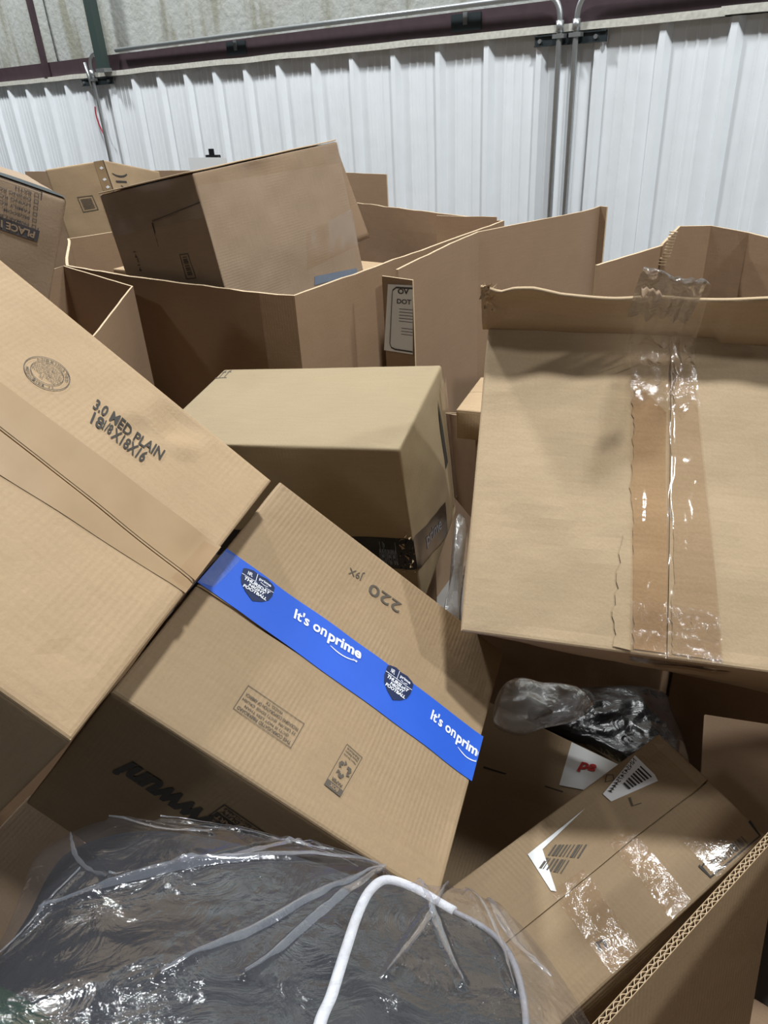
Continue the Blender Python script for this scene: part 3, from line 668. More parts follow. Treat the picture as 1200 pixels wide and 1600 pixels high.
tape(h, 'w0', [(.955, .36), (1.003, .355), (1.003, .525), (.95, .53)], CLEARFLAT, t, 'clear_tape', .0048, cell=.006)
T = text_mesh('3.0 MED PLAIN', .022); printed(h, 'w0', [T], m_['t1'], INK, t, off=.0046)
T = [place(text_mesh('18', .022), 0, .20, 0, 1), place(text_mesh('1/8', .02), .205, .36, .0, .85), place(text_mesh('X18X16', .022), .38, 1, 0, 1)]
printed(h, 'w0', T, m_['t2'], INK, t, off=.0046)
# round maker's stamp
c_ = m_['stamp'][0]; rd = .0265; SQ = [(c_[0]+sx*rd/h.d[0], c_[1]+sy*rd/h.d[1]) for sx, sy in ((-1, -1), (1, -1), (1, 1), (-1, 1))]
st = [ring(.5, .5, .5, .5, .010), ring(.5, .5, .36, .36, .008)]
rows = ['BOX CERTIFICATE', 'THIS BOX MEETS ALL', 'CONSTRUCTION', 'REQUIREMENTS', 'EDGE CRUSH', '32']
for k, rw in enumerate(rows):
    y = .22+k*.095; hw = math.sqrt(max(.01, .33**2-(y+.03-.5)**2)); hw = hw if rw != '32' else .05
    st.append(place(text_mesh(rw, .01), .5-hw, .5+hw, y, y+.055))
def arc_text(s, cx, cy, R, a0, a1, hh, flip=False):
    out = []; n = len(s)
    for i, ch in enumerate(s):
        if ch == ' ': continue
        v, f = text_mesh(ch, .01); a = a0+(a1-a0)*(i+.5)/n; w = abs(a1-a0)/n*R*.75; V = []
        for x, y in v:
            aa = a+(x-.5)*w/R*(1 if a1 > a0 else -1); rr = R+(.5-y)*hh*(1 if not flip else -1)
            V.append((cx+rr*math.sin(aa), cy-rr*math.cos(aa)))
        out.append((V, f))
    return out
st += arc_text('CORRUGATED', .5, .5, .43, -1.2, 1.2, .07)
st += arc_text('MESQUITE, TX', .5, .5, .43, math.pi+1.0, math.pi-1.0, .07, True)
printed(h, 'w0', st, SQ, INK_GREY, t, 'round_stamp', off=.0046)

# ------------------------------------------------------------------ PRIME BOX
h, t = carton('P', 'shipping_box', 'tan box crossed by bright blue printed tape in the middle foreground', K_TAN, 23, warp=.0022, bulge=.002)
carton_body(h, K_TAN, t)
m_ = DATA['P']['m']; tl = .583
flap(h, 'w0', .001, .999, 0.001, tl, K_TAN, t, taper=(1, 1, 1, 0))
flap(h, 'w0', .001, .999, tl+.012, .999, K_TAN, t, taper=(1, 1, 0, 1))
bt_ = tape(h, 'w0', [m_['tapeT'][0], (1.003, m_['tapeT'][1][1]), (1.003, m_['tapeB'][1][1]), m_['tapeB'][0]], BLUE, t, 'blue_tape', .0042, cell=.01)
tape(h, 'u0', [(.405, 0.0), (.577, 0.0), (.577, .14), (.405, .14)], BLUE, t, 'blue_tape', .0012)
tape(h, 'u1', [(m_['tapeT'][1][1], 0.0), (m_['tapeB'][1][1], 0.0), (m_['tapeB'][1][1], .16), (m_['tapeT'][1][1], .16)], BLUE, t, 'blue_tape', .0012)
tape(h, 'w0', [(-.002, .42), (.05, .41), (.04, .56), (-.002, .575)], CLEAR, t, 'clear_tape_end', .0050, cell=.006)
def prime_line():
    it = [place(text_mesh("It's on ", .022), 0, .47, .05, .66), place(text_mesh('prime', .03), .50, 1, .17, .88)]
    arc = [(.56+.38*k/14, .93+.14*math.sin(math.pi*k/14)*1.0) for k in range(15)]
    w = [.006+.022*math.sin(math.pi*min(1, k/14*.9+.05)) for k in range(15)]
    it.append(band(arc, w)); it.append(band([(.895, .915), (.955, .895), (.945, .985)], .012))
    return it
printed(h, 'w0', prime_line(), m_['its1'], WHITE_INK, bt_, off=.0052)
q2 = [list(p) for p in m_['its2']]; q2[1][0] = q2[2][0] = 1.0
printed(h, 'w0', prime_line(), [m_['its2'][0], (m_['its2'][1][0]+.012, m_['its2'][1][1]), (m_['its2'][2][0]+.012, m_['its2'][2][1]), m_['its2'][3]], WHITE_INK, bt_, off=.0052)
def shield():
    P = [(.08, .06), (.28, .0), (.5, .03), (.72, .0), (.92, .06), (1.0, .12), (1.0, .45), (.93, .66), (.76, .84), (.5, 1), (.24, .84), (.07, .66), (0, .45), (0, .12)]
    return [poly(P)]
def shield_text():
    it = [band([(.0, .32), (1, .32)], .008), band([(.42, .04), (.42, .32)], .008),
          place(text_mesh('NFL', .02), .15, .30, .12, .25), place(text_mesh('prime', .02), .50, .88, .11, .23), band([(.56, .25), (.68, .28), (.80, .25)], .010),
          place(text_mesh('THURSDAY', .035, .2), .10, .92, .36, .48), place(text_mesh('NIGHT', .035, .2), .26, .78, .50, .61), place(text_mesh('FOOTBALL', .035, .2), .12, .86, .63, .74)]
    return it
for k in ('sh1', 'sh2'):
    q = m_[k]; q = sub(q, -.02, 1.0, -.05, 1.18)
    sh = printed(h, 'w0', shield(), q, NAVY, bt_, 'shield_badge', off=.0050)
    printed(h, 'w0', shield_text(), q, WHITE_INK, bt_, 'badge_text', off=.0056)
printed(h, 'w0', [text_mesh('220', .012)], m_['220'], INK_GREY, t, off=.0042)
printed(h, 'w0', [text_mesh('J9X', .008)], m_['j9x'], INK_GREY, t, off=.0042)
bt = frame(0, 1, 0, 1, .008, .02)
for k, (s, x0, x1) in enumerate((('THIS CORRUGATED FIBERBOARD', .04, .96), ('(ECT) IS NOT LESS THAN', .12, .88), ('32 LBS./IN. (ECT) EDGE CRUSH', .04, .96), ('PACKAGING CORPORATION OF AMERICA', .04, .96), ('WACO, TX', .35, .65))):
    bt.append(place(text_mesh(s, .012), x0, x1, .08+k*.18, .20+k*.18))
printed(h, 'w0', bt, m_['boxr'], INK_GREY, t, 'printed_certificate', off=.0042)
def recycle():
    it = [rect(0, 1, 0, .14)]
    it += frame(0, 1, 0, 1, .025, .012)
    it.append(place(text_mesh('PAPER', .02), .18, .82, .17, .24))
    for k in range(3):
        a = 2*math.pi*k/3
        def rot(x, y): return (.5+(x*math.cos(a)-y*math.sin(a))*.42, .50+(x*math.sin(a)+y*math.cos(a))*.20)
        it.append(poly([rot(*p) for p in ((-.42, -.52), (-.18, -.95), (.20, -.95), (.38, -.62), (.10, -.45), (0, -.62), (-.16, -.36))]))
        it.append(poly([rot(*p) for p in ((.22, -.40), (.62, -.32), (.66, -.80))]))
    it += [place(text_mesh(s, .012), .12, .88, .76+i*.07, .81+i*.07) for i, s in enumerate(('Please Recycle', 'Reuse Return', 'Reduce'))]
    it.append(place(text_mesh('BOX PLANT NETWORK', .01), 1.02, 1.5, .46, .50)) if False else None
    return [x for x in it if x]
printed(h, 'w0', recycle(), m_['rec'], INK_GREY, t, 'recycling_mark', off=.0042)
printed(h, 'w0', [text_mesh('BOX', .02)], sub(m_['rec'], .25, .75, .03, .11), K_TAN, t, off=.0048)
printed(h, 'v1', [text_mesh('wwwuni', .05, .25)], sub(m_['www'], -.02, 1, -.3, 1.4), INK, t, 'large_printed_text', off=.0010)
printed(h, 'v1', frame(0, 1, 0, 1, .02, .05)+[rect(.04, .96, .10, .46), place(text_mesh('HEAVY DUTY', .04), .06, .94, .54, .72), place(text_mesh('FULLY RECYCLABLE', .03), .06, .94, .77, .9)], m_['badge'], INK, t, 'printed_badge', off=.0010)
printed(h, 'v1', [text_mesh('MULTIPART', .04)], sub(m_['badge'], .08, .92, .16, .40), K_TAN, t, off=.0016)

# ------------------------------------------------------------------ OLIVE BOX with black tape
h, t = carton('MB', 'shipping_box', 'small olive tan box with black tape and two small up arrows, centre of pile', K_OLIVE, 31, warp=.003, bulge=.003)
h.dents = [('w0', .98, .90, .05, .005), ('w0', .96, .06, .03, .004)]
carton_body(h, K_OLIVE, t, r=.006)
m_ = DATA['MB']['m']
k1_ = tape(h, 'v1', [(.0, .535), (1.0, .535), (1.0, .735), (.0, .735)], BLACKTAPE, t, 'black_tape', .0012)
k2_ = tape(h, 'u1', [(1.0, .535), (1.0, .735), (.30, .97), (.33, .72)], BLACKTAPE, t, 'black_tape', .0012)
it = [text_mesh('prime', .02)]
printed(h, 'v1', it, [(.62, .58), (.80, .58), (.80, .70), (.62, .70)], GREYTAPE, k1_, 'tape_print', off=.0020)
printed(h, 'v1', [text_mesh('delivered', .02)], [(.86, .56), (.93, .56), (.93, .71), (.86, .71)], GREYTAPE, k1_, 'tape_print', off=.0020)
printed(h, 'u1', it, [(.80, .64), (.45, .75), (.45, .86), (.80, .74)], GREYTAPE, k2_, 'tape_print', off=.0020)
# torn white tape bits at the corner
V = []; F = []
rr = random.Random(5)
for k in range(26):
    a = .93+rr.random()*.07; b = .50+rr.random()*.26; p = h.S('v1', a, b, .002+rr.random()*.004); s_ = .004+rr.random()*.007
    q = [p+Vector((rr.uniform(-s_, s_), rr.uniform(-s_, s_), rr.uniform(-s_, s_))) for _ in range(3)]
    b0 = len(V); V += q; F.append((b0, b0+1, b0+2))
mesh_obj('torn_tape_shreds', V, F, K_EDGE, t)
def up_arrow(cx):
    return [band([(cx, .95), (cx, .35)], .035), poly([(cx, .05), (cx+.20, .42), (cx, .32), (cx-.20, .42)])]
printed(h, 'w0', up_arrow(.30)+up_arrow(.75)+[rect(0, 1, 1.0, 1.07)], [(.005, .02), (.062, .02), (.062, .14), (.005, .14)], INK_GREY, t, 'up_arrows')
# open flap edge slit on the end and clear tape at far edge
V = []
S_ = [h.S('u1', .20, .12, .0015), h.S('u1', .20+.035, .30, .0015), h.S('u1', .215, .56, .0015), h.S('u1', .13, .56, .0015), h.S('u1', .165, .30, .0015)]
mesh_obj('flap_gap', S_, [(0, 1, 2, 3, 4)], INK, t)
tape(h, 'u1', [(-.03, .1), (.14, .1), (.16, .92), (-.03, .92)], CLEAR, t, 'clear_tape', .004, wob=.12, cell=.008)

# ------------------------------------------------------------------ BIG RIGHT BOX
h, t = carton('R', 'shipping_box', 'big open-lipped tan box with torn clear tape and brown paper, at right', K_FLAT, 47, warp=.003, bulge=.003)
h.dents = [('w0', .62, .33, .10, .004), ('w0', .60, .50, .09, .003), ('w0', .2, .45, .12, .002)]
carton_body(h, K_FLAT, t, r=.004)
m_ = DATA['R']['m']; sm = .402
flap(h, 'w0', .001, sm, 0.03, .999, K_FLAT, t, taper=(1, 0, 1, 1))
flap(h, 'w0', sm+.006, .999, 0.03, .999, K_FLAT, t, taper=(0, 1, 1, 1))
# upstanding back lip, crushed, with a fold along it
def lip(s, tt):
    a = -.012+1.02*s; La, Lb = h.span('w0')
    up_ = .103*(1-.10*max(0, 1-abs(a-.03)/.03))-.012*max(0, min(1, (a-.10)/.06))*1.0+.004*noise.noise(Vector((a*9, 0, 1)))
    fold = .012*math.sin(min(1, tt*2.2)*math.pi)+.010*noise.noise(Vector((a*6, tt*2, 7)))
    p = h.P(a, 0, 0); n = h.normal('w0', min(max(a, .01), .99), .02)
    vdir = (h.P(a, 1, 0)-h.P(a, 0, 0)).normalized()
    return p+n*(up_*tt)+vdir*(.012+fold*tt+(.020*(1-tt) if a > .5 else .010*(1-tt)))
o = sheet(lip, 90, 12, 'back_lip', K_FLAT, t, (.7, .1), thick=.005)
# crushed corner scraps
V = []; F = []
for k in range(46):
    c0 = lip(.005+rr.random()*.02, .55+rr.random()*.5); s_ = .004+rr.random()*.007
    q = [c0+Vector((rr.uniform(-s_, s_), rr.uniform(-s_, s_), rr.uniform(-s_*1.3, s_*1.3))) for _ in range(3)]
    b0 = len(V); V += q; F.append((b0, b0+1, b0+2))
mesh_obj('crushed_corner', V, F, K_EDGE, t)
# peeled paper under the tape: left strip and mottled right strip
def ragged(x0, x1, y0, y1, amp, seed, n=40, right=False):
    L = []; R_ = []; r_ = random.Random(seed)
    for i in range(n+1):
        y = y0+(y1-y0)*i/n; L.append((x0+(y-.5)*.0+amp*(r_.random()-.5)*2, y)); R_.append((x1, y))
    V = []; F = []
    for i in range(n+1): V += [L[i], R_[i]]
    for i in range(n): F.append((2*i, 2*i+1, 2*i+3, 2*i+2))
    return V, F
I4 = [(0, 0), (1, 0), (1, 1), (0, 1)]
def strip4(h, face, ql, qr, mat, par, name, off, amp, seed, n=60, mid=4):
    """strip between two uv polylines ql, qr (top->bottom), ragged left edge"""
    r_ = random.Random(seed); V = []; F = []; UV = []
    def lerp(pl, t):
        x = t*(len(pl)-1); i = min(int(x), len(pl)-2); k = x-i; return (pl[i][0]*(1-k)+pl[i+1][0]*k, pl[i][1]*(1-k)+pl[i+1][1]*k)
    jj = 0
    for i in range(n+1):
        a = lerp(ql, i/n); b = lerp(qr, i/n); jj = .7*jj+amp*(r_.random()-.5)*2
        a = (a[0]+jj, a[1])
        for k in range(mid+1):
            s = k/mid; u_ = a[0]*(1-s)+b[0]*s; v_ = a[1]*(1-s)+b[1]*s
            V.append(h.S(face, u_, v_, off)); UV.append((u_*.7, v_*.55))
    for i in range(n):
        for k in range(mid): q = i*(mid+1)+k; F.append((q, q+mid+1, q+mid+2, q+1))
    return mesh_obj(name, V, F, mat, par, True, UV)
strip4(h, 'w0', [(.332, .20), (.330, .45), (.332, .8), (.338, .985)], [(.398, .30), (.398, .5), (.405, .8), (.405, .985)], K_TORN, t, 'torn_paper_strip', .0042, .004, 3)
strip4(h, 'w0', [(.318, .68), (.310, .82), (.306, .9), (.310, .985)], [(.334, .66), (.338, .8), (.340, .9), (.340, .99)], K_FLAT, t, 'peeled_liner', .0050, .006, 9, 16)
strip4(h, 'w0', [(.412, .16), (.412, .45), (.415, .8), (.417, .985)], [(.455, .16), (.475, .5), (.497, .8), (.508, .985)], K_TORNPALE, t, 'torn_paper_strip', .0040, .002, 5)
def ctape(s, tt):
    vv_ = tt; x0 = .318+.020*tt; x1 = .447+.063*tt
    x = x0+(x1-x0)*s; nrm = .0054+.006*abs(noise.noise(Vector((x*22, tt*5, 3))))+.0014*abs(noise.noise(Vector((x*50, tt*16, 8))))+.006*math.exp(-((x-sm)/.010)**2)*(.6+.4*noise.noise(Vector((0, tt*9, 0))))
    return h.S('w0', x, vv_, nrm)
sheet(lambda s, q: ctape(s, .27+.73*q), 60, 140, 'clear_tape', CLEAR, t, (.1, .6))
sheet(lambda s, q: ctape(s, (.285+.05*noise.noise(Vector((s*6, 3, 0))))*q)+h.normal('w0', .4, .1)*(.004+.016*(1-q)*abs(noise.noise(Vector((s*5, q*4, 1))))), 50, 60, 'crumpled_tape', CRUMP, t, (.1, .2))
sheet(lambda s, q: ctape(s, .86+.135*q)+h.normal('w0', .4, .9)*(.002+.006*abs(noise.noise(Vector((s*7, q*4, 9))))), 50, 30, 'crumpled_tape', CRUMP, t, (.1, .2))
tp = [Vector(p) for p in PT['tapeball']]
def loop_tape(s, tt):      # tape bunched up over the lip
    x = .305+.128*s; a0 = lip((x+.012)/1.02, 0); n = h.normal('w0', x, .02); vd = (h.P(x, 1, 0)-h.P(x, 0, 0)).normalized()
    ang = tt*math.pi*1.02; A = .205-.035*s+.012*noise.noise(Vector((s*4, tt*5, 2)))
    return a0+n*(math.sin(ang)*A+.006)+vd*(.028+.030*math.cos(ang))+n*.006*noise.noise(Vector((s*9, tt*9, 4)))+vd*.006*noise.noise(Vector((s*8, tt*7, 9)))
def loop_in(s, tt):
    p = loop_tape(.04+s*.32, .42+.12*tt); n = h.normal('w0', .38, .02); vd = (h.P(.38, 1, 0)-h.P(.38, 0, 0)).normalized()
    return p-n*.045+vd*.002*math.sin(s*20)
sheet(loop_tape, 40, 50, 'bunched_tape', CRUMP, t, (.1, .2))
sheet(loop_in, 30, 30, 'torn_liner', K_TAUPE, t, (.1, .2))
def under(s, tt):
    vb = .0+tt*.17; x = .338+.17*s+.01*tt
    return h.S('v1', x, vb, .0015+.002*abs(noise.noise(Vector((x*40, tt*9, 3)))))
sheet(under, 24, 12, 'clear_tape', CLEAR, t, (.1, .1))
tape(h, 'v1', [(.40, .19), (.545, .13), (.545, .27), (.415, .33)], BROWNTAPE, t, 'tape_patch', .0012)

# ------------------------------------------------------------------ TALL TILTED BOX in the bin
h, t = carton('TB', 'shipping_box', 'long taupe box standing tilted in the bulk bin with grey tape strip', K_TAUPE, 59, warp=.004, bulge=.004)
h.dents = [('w0', .35, .06, .08, .006), ('w0', .1, .12, .05, .004)]
carton_body(h, K_TAUPE, t, r=.005, turn=True)
m_ = DATA['TB']['m']
La, Lb = h.span('w0')
def tilt_flap(s, tt):      # top flap sheet seen edge on
    p = h.P(-.01+1.0*s, 0, tt*.98); n = h.normal('v0', .5, .5); return p+n*(.005+.003*noise.noise(Vector((s*3, tt*2, 1))))
sheet(tilt_flap, 20, 12, 'top_flap', K_EDGE, t, (.5, .4), thick=.004)
pa = h.P(1, .0, 0.0); pb = h.P(1, .60, 0.02); out = h.normal('u1', .5, .5)
w_in = (h.P(1, 0, 1)-h.P(1, 0, 0)).normalized()
def side_flap(s, tt):
    a = h.P(1, .60*s+.01, .015); return a+out*(tt*(.016+.075*s))+w_in*(.02*tt)
sheet(side_flap, 14, 6, 'side_flap', K_BROWN, t, (.3, .1), thick=.004)
tape(h, 'w0', [tuple(p) for p in m_['blue']], GREYTAPE, t, 'grey_tape', .0015)
tape(h, 'w0', [(.60, .45), (1.0, .40), (1.0, .62), (.55, .66)], CLEARFLAT, t, 'clear_tape', .0015)
tape(h, 'w0', [(0, 0.0), (1.0, .0), (1.0, .12), (0, .06)], CLEARFLAT, t, 'clear_tape', .0015)
tape(h, 'u0', [(.0, .0), (.22, .0), (.24, 1), (.0, 1)], CLEARFLAT, t, 'clear_tape', .0015)
printed(h, 'u0', [rect(0, 1, 0, 1)], [(.20, .497), (.90, .540), (.90, .552), (.20, .509)], INK, t, 'flap_seam', off=.0022)
printed(h, 'u0', [rect(0, 1, 0, 1)], [(.14, .0), (.19, .50), (.195, .50), (.145, .0)], INK_GREY, t, 'fold_line', off=.0024)
car = frame(0, 1, 0, 1, .03, .06)+barcode(3, 9, .12, .88, .25, .75)
printed(h, 'u0', car, [(.39, .33), (.53, .33), (.53, .235), (.39, .245)], INK_GREY, t, 'printed_label', off=.0015)
printed(h, 'u0', [text_mesh('14x14', .01)], [(.34, .80), (.46, .80), (.46, .77), (.34, .77)], INK_GREY, t, off=.0015)

# ------------------------------------------------------------------ BOX L (lower right)
h, t = carton('L', 'shipping_box', 'worn brown box with torn white labels and a letter L, lower right', K_TAN, 67, warp=.003, bulge=.003)
h.dents = [('w0', .05, .03, .05, .008), ('w0', .45, .05, .05, .006)]
carton_body(h, K_TAN, t, r=.006, turn=True)
m_ = DATA['L']['m']; sl = .489
flap(h, 'w0', .001, sl, .001, .999, K_TAN, t, taper=(1, 0, 1, 1), turn=True, lift=lambda a, b: .004*max(0, 1-b/.12)*max(0, 1-(sl-a)/.2))
flap(h, 'w0', sl+.009, .999, .001, .999, K_TAN, t, taper=(0, 1, 1, 1), turn=True)
lb1 = printed(h, 'w0', [poly([tuple(p) for p in [(.031, .1085), (.2321, .1083), (.2821, .1158), (.1984, .2637), (.1195, .2651)]])], I4, WHITE, t, 'torn_label', off=.0046)
q = [(.235, .113), (.262, .118), (.190, .245), (.175, .235)]
printed(h, 'w0', [text_mesh('NN5474754444', .01)], [(.038, .118), (.125, .250), (.155, .245), (.075, .118)], INK, lb1, off=.0052)
printed(h, 'w0', [rect(*p) for p in [(0, 1, .0+.11*k, .05+.11*k+.02*(k % 2)) for k in range(8)]], [(.12, .120), (.235, .120), (.205, .215), (.155, .215)], INK, lb1, 'barcode', off=.0052)
printed(h, 'w0', [band([(0, 0), (.15, 1), (1, 1)], .07)], [(.255, .215), (.30, .185), (.335, .203), (.312, .232)], INK_GREY, t, 'printed_letter', off=.0045)
printed(h, 'w0', [poly([(.1252, .3319), (.1742, .5054), (.1418, .5454)]), poly([(.1418, .5454), (.1742, .5054), (.4447, .5586), (.4189, .5680)])], I4, WHITE, t, 'torn_label', off=.0046)
printed(h, 'w0', [band([(.868, .213), (.884, .215), (.8790, .196)], .004), band([(.8825, .213), (.961, .213), (.9775, .018), (.868, .008)], .0045)], I4, INK, t, 'label_outline', off=.0045)
printed(h, 'w0', barcode(8, 16, .0, 1, .0, 1), [(.9346, .1871), (.962, .0562), (.905, .054), (.888, .186)], INK_GREY, t, 'barcode', off=.0045)
printed(h, 'w0', barcode(9, 9, .0, 1, .0, .45)+barcode(10, 7, 0, .8, .55, 1), [(.20, .47), (.34, .40), (.42, .50), (.26, .55)], INK_GREY, t, 'faded_barcode', off=.0045)
printed(h, 'w0', [text_mesh('n', .02)], [(.8069, .5747), (.8231, .5476), (.8708, .5578), (.8616, .5833)], INK_GREY, t, off=.0045)
printed(h, 'w0', frame(0, 1, 0, 1, .08, .08), [(.02, .215), (.05, .20), (.09, .21), (.06, .235)], INK, t, 'printed_square', off=.0045)
tape(h, 'w0', [(.40, .28), (.99, .30), (.99, .38), (.42, .36)], CLEARB, t, 'clear_tape', .0050, cell=.006)
tape(h, 'w0', [(.44, .46), (.99, .50), (.99, .60), (.42, .57)], CLEARB, t, 'clear_tape', .0050, cell=.006)
tape(h, 'w0', [(.60, .02), (.99, .02), (.99, .20), (.60, .20)], CLEAR, t, 'clear_tape', .0052, cell=.007)
def tuck(s, tt): return h.S('w0', .30+.20*s, .13-.13*s*s-.02+.02*tt, .0046+.001*tt)
# double-walled sheet standing in front of L
A_, B_, C_, D_ = [Vector(p) for p in PT['sheet']]
t = thing('cardboard_sheet', 'thick double-wall corrugated sheet with open flute edge, bottom right corner', 'cardboard sheet', tuple((C_+D_)/2))
ed = (B_-A_).normalized(); dn = ((C_-A_)-ed*(C_-A_).dot(ed)).normalized(); nn = ed.cross(dn).normalized()
if nn.dot(A_-Vector((0, 0, CAMZ))) > 0: nn = -nn
A2 = A_-ed*.04; Ls = (B_-A_).length+.16; TH = .011
bk = -nn if False else nn
side = Vector((0, 0, 0))
V = []; F = []; n = 60
def slab(off0, off1, nm, mat, z0=0, z1=.42):
    V = []; UV = []
    for i in range(n+1):
        for (o_, z_) in ((off0, z0), (off0, z1), (off1, z1), (off1, z0)):
            p = A2+ed*(Ls*i/n)+dn*z_-bk*o_; V.append(p); UV.append((Ls*i/n, z_))
    F = []
    for i in range(n):
        for k in range(4): F.append((4*i+k, 4*i+(k+1) % 4, 4*i+4+(k+1) % 4, 4*i+4+k))
    F += [(0, 1, 2, 3), (4*n+3, 4*n+2, 4*n+1, 4*n)]
    return mesh_obj(nm, V, F, mat, t, False, UV)
slab(0, .0010, 'outer_liner', K_TAN); slab(TH/2-.0005, TH/2+.0005, 'middle_liner', K_TAN); slab(TH-.001, TH, 'inner_liner', K_TAN)
def flute(o0, o1, nm):
    V = []; F = []; N = 480
    for i in range(N+1):
        x = Ls*i/N; o_ = (o0+o1)/2+(o1-o0)/2*.9*math.sin(2*math.pi*x/.0125)
        for z_ in (.0005, .40):
            for e in (-.0005, .0005): V.append(A2+ed*x+dn*z_-bk*(o_+e))
    for i in range(N):
        a = 4*i; b = a+4
        for q in ((0, 1), (1, 3), (3, 2), (2, 0)): F.append((a+q[0], a+q[1], b+q[1], b+q[0]))
    return mesh_obj(nm, V, F, K_EDGE, t)
flute(.001, TH/2-.0005, 'flutes'); flute(TH/2+.0005, TH-.001, 'flutes')

# ------------------------------------------------------------------ MOVING BOX with PLACE IN list
h, t = carton('PL', 'moving_box', 'taupe moving box printed PLACE IN upside down, upper left edge', K_TAUPE, 71, warp=.003, bulge=.003)
carton_body(h, K_TAUPE, t, r=.007)
m_ = DATA['PL']['m']
fr_ = m_['frame']; bd = m_['band']
bandq = sub([bd[2], bd[3], bd[0], bd[1]], 0, 2.2, 0, 1)
fq = sub([fr_[2], fr_[3], fr_[0], fr_[1]], 0, 2.2, 0, 1)
printed(h, 'w0', [rect(0, 1, .985, 1), rect(0, .012, 0, 1)], fq, INK_SOFT, t, 'list_frame', off=.0012)
hd_ = printed(h, 'w0', [rect(0, 1, 0, 1)], bandq, INK_SOFT, t, 'list_heading', off=.0016)
printed(h, 'w0', [place(text_mesh('PLACE IN:', .03), .05, .58, .2, .8)], bandq, K_TAUPE, hd_, off=.0024)
for k, s in enumerate(('PRIMARY BEDROOM', 'BEDROOM', 'FAMILY ROOM', 'LIVING ROOM', 'DINING ROOM', 'BATH')):
    t0 = .24+k*.125
    q = sub(fq, .035, .085, t0, t0+.07)
    printed(h, 'w0', frame(0, 1, 0, 1, .14, .14), q, INK_SOFT, t, 'tick_box', off=.0016)
    q = sub(fq, .12, .12+.043*len(s), t0+.005, t0+.065)
    printed(h, 'w0', [text_mesh(s, .012)], q, INK_SOFT, t, off=.0016)
# dark strip along the top front edge
tape(h, 'v0', [(0, .0), (1, .0), (1, .10), (0, .10)], STRUT, t, 'dark_top_strip', .001)

# ------------------------------------------------------------------ BACK BOX with marker note
h, t = carton('BK', 'shipping_box', 'pale tan box with small barcode square behind the bulk bin, upper left', K_PALE, 83)
carton_body(h, K_PALE, t, r=.006); m_ = DATA['BK']['m']
printed(h, 'w0', frame(0, 1, 0, 1, .04, .05)+[rect(.15, .85, .18+.10*k, .23+.10*k) for k in range(7)], m_['lab'], INK_GREY, t, 'barcode', off=.002)
tape(h, 'w0', [(.82, 0), (.99, 0), (.99, .95), (.82, .95)], BROWNTAPE, t, 'tape', .0015)
for (a, b) in ((.88, .07), (.87, .20), (.88, .29), (.93, .38)):
    printed(h, 'w0', [poly([(0, .3), (.6, 0), (1, .7), (.3, 1)])], [(a, b), (a+.07, b-.01), (a+.07, b+.03), (a, b+.03)], WHITE, t, 'torn_fleck', off=.003)
printed(h, 'w0', [rect(0, 1, 0, 1)], [(.975, 0), (.990, 0), (.990, .9), (.975, .9)], INK_GREY, t, 'corner_crease', off=.0022)
printed(h, 'u1', [text_mesh('(x1(', .02)], [(.42, .10), (.14, .05), (.12, .30), (.40, .34)], INK, t, 'marker_note', off=.002)

# ------------------------------------------------------------------ shadowed boxes
h, t = carton('K', 'shipping_box', 'shadowed brown box with a white label in red marker, under the big box', K_TAN, 91)
carton_body(h, K_TAN, t); m_ = DATA['K']['m']
lq = [(p[0], max(.008, p[1])) for p in m_['label']]
lw_ = printed(h, 'w0', [rect(0, 1, 0, 1)], lq, WHITE, t, 'white_label', off=.0015)
printed(h, 'w0', [text_mesh('pa', .035, .3)], m_['red'], INK_RED, lw_, 'red_marker_writing', off=.0025)
printed(h, 'w0', barcode(4, 8, .72, .98, .50, .95), lq, INK_GREY, lw_, 'barcode', off=.0025)
tape(h, 'w0', [(.20, .36), (.85, .20), (.85, .29), (.20, .46)], CLEAR, t, 'clear_tape', .002, cell=.006)
printed(h, 'w0', [rect(0, 1, 0, 1)], [(.15, .342), (.50, .285), (.50, .292), (.15, .352)], INK, t, 'flap_seam', off=.0012)
h, t = carton('S1', 'shipping_box', 'shadowed brown box corner in the dark gap below the moving box', K_TAUPE, 95); carton_body(h, K_TAUPE, t)
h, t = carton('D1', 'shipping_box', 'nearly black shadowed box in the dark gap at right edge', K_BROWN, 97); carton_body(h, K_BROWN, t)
# contents of the big bin
def plainbox(name, label, c, size, rz, mat, tilt=(0, 0), group=None):
    M_ = Matrix.Rotation(rz, 3, 'Z') @ Matrix.Rotation(tilt[0], 3, 'X') @ Matrix.Rotation(tilt[1], 3, 'Y')
    # top face first: u=x, v=-y, w=-z
    cs = []
    for i in (0, 1):
        for j in (0, 1):
            for k in (0, 1):
                cs.append(tuple(Vector(c)+M_ @ Vector(((i-.5)*size[0], (.5-j)*size[1], -k*size[2]))))
    hh = Hex(cs, random.random()*50); lo = min(p.z for p in hh.c.values())
    tt = thing(name, label, 'cardboard box', (c[0], c[1], lo), group); carton_body(hh, mat, tt)
    flap(hh, 'w0', .001, .999, .001, .497, mat, tt, taper=(1, 1, 1, 0)); flap(hh, 'w0', .001, .999, .503, .999, mat, tt, taper=(1, 1, 0, 1))
    return hh, tt
hh, tt = plainbox('shipping_box', 'box inside the bulk bin with shiny clear tape, right of tilted box', (-1.86, 2.28, 1.12), (.60, .42, .5), .05, K_PALE)
tape(hh, 'w0', [(.0, .42), (1, .42), (1, .58), (0, .58)], CLEAR, tt, 'clear_tape', .005)
tape(hh, 'w0', [(.55, .0), (.68, 0), (.68, 1), (.55, 1)], CLEAR, tt, 'clear_tape', .006)
plainbox('shipping_box', 'pale box inside the bulk bin, left of tilted box', (-2.42, 1.86, 1.22), (.34, .50, .5), .12, K_PALE)
plainbox('shipping_box', 'tiny pale box corner showing just left of the big taped box', (-.925, 1.56, 1.055), (.11, .24, .075), .30, K_PALE)
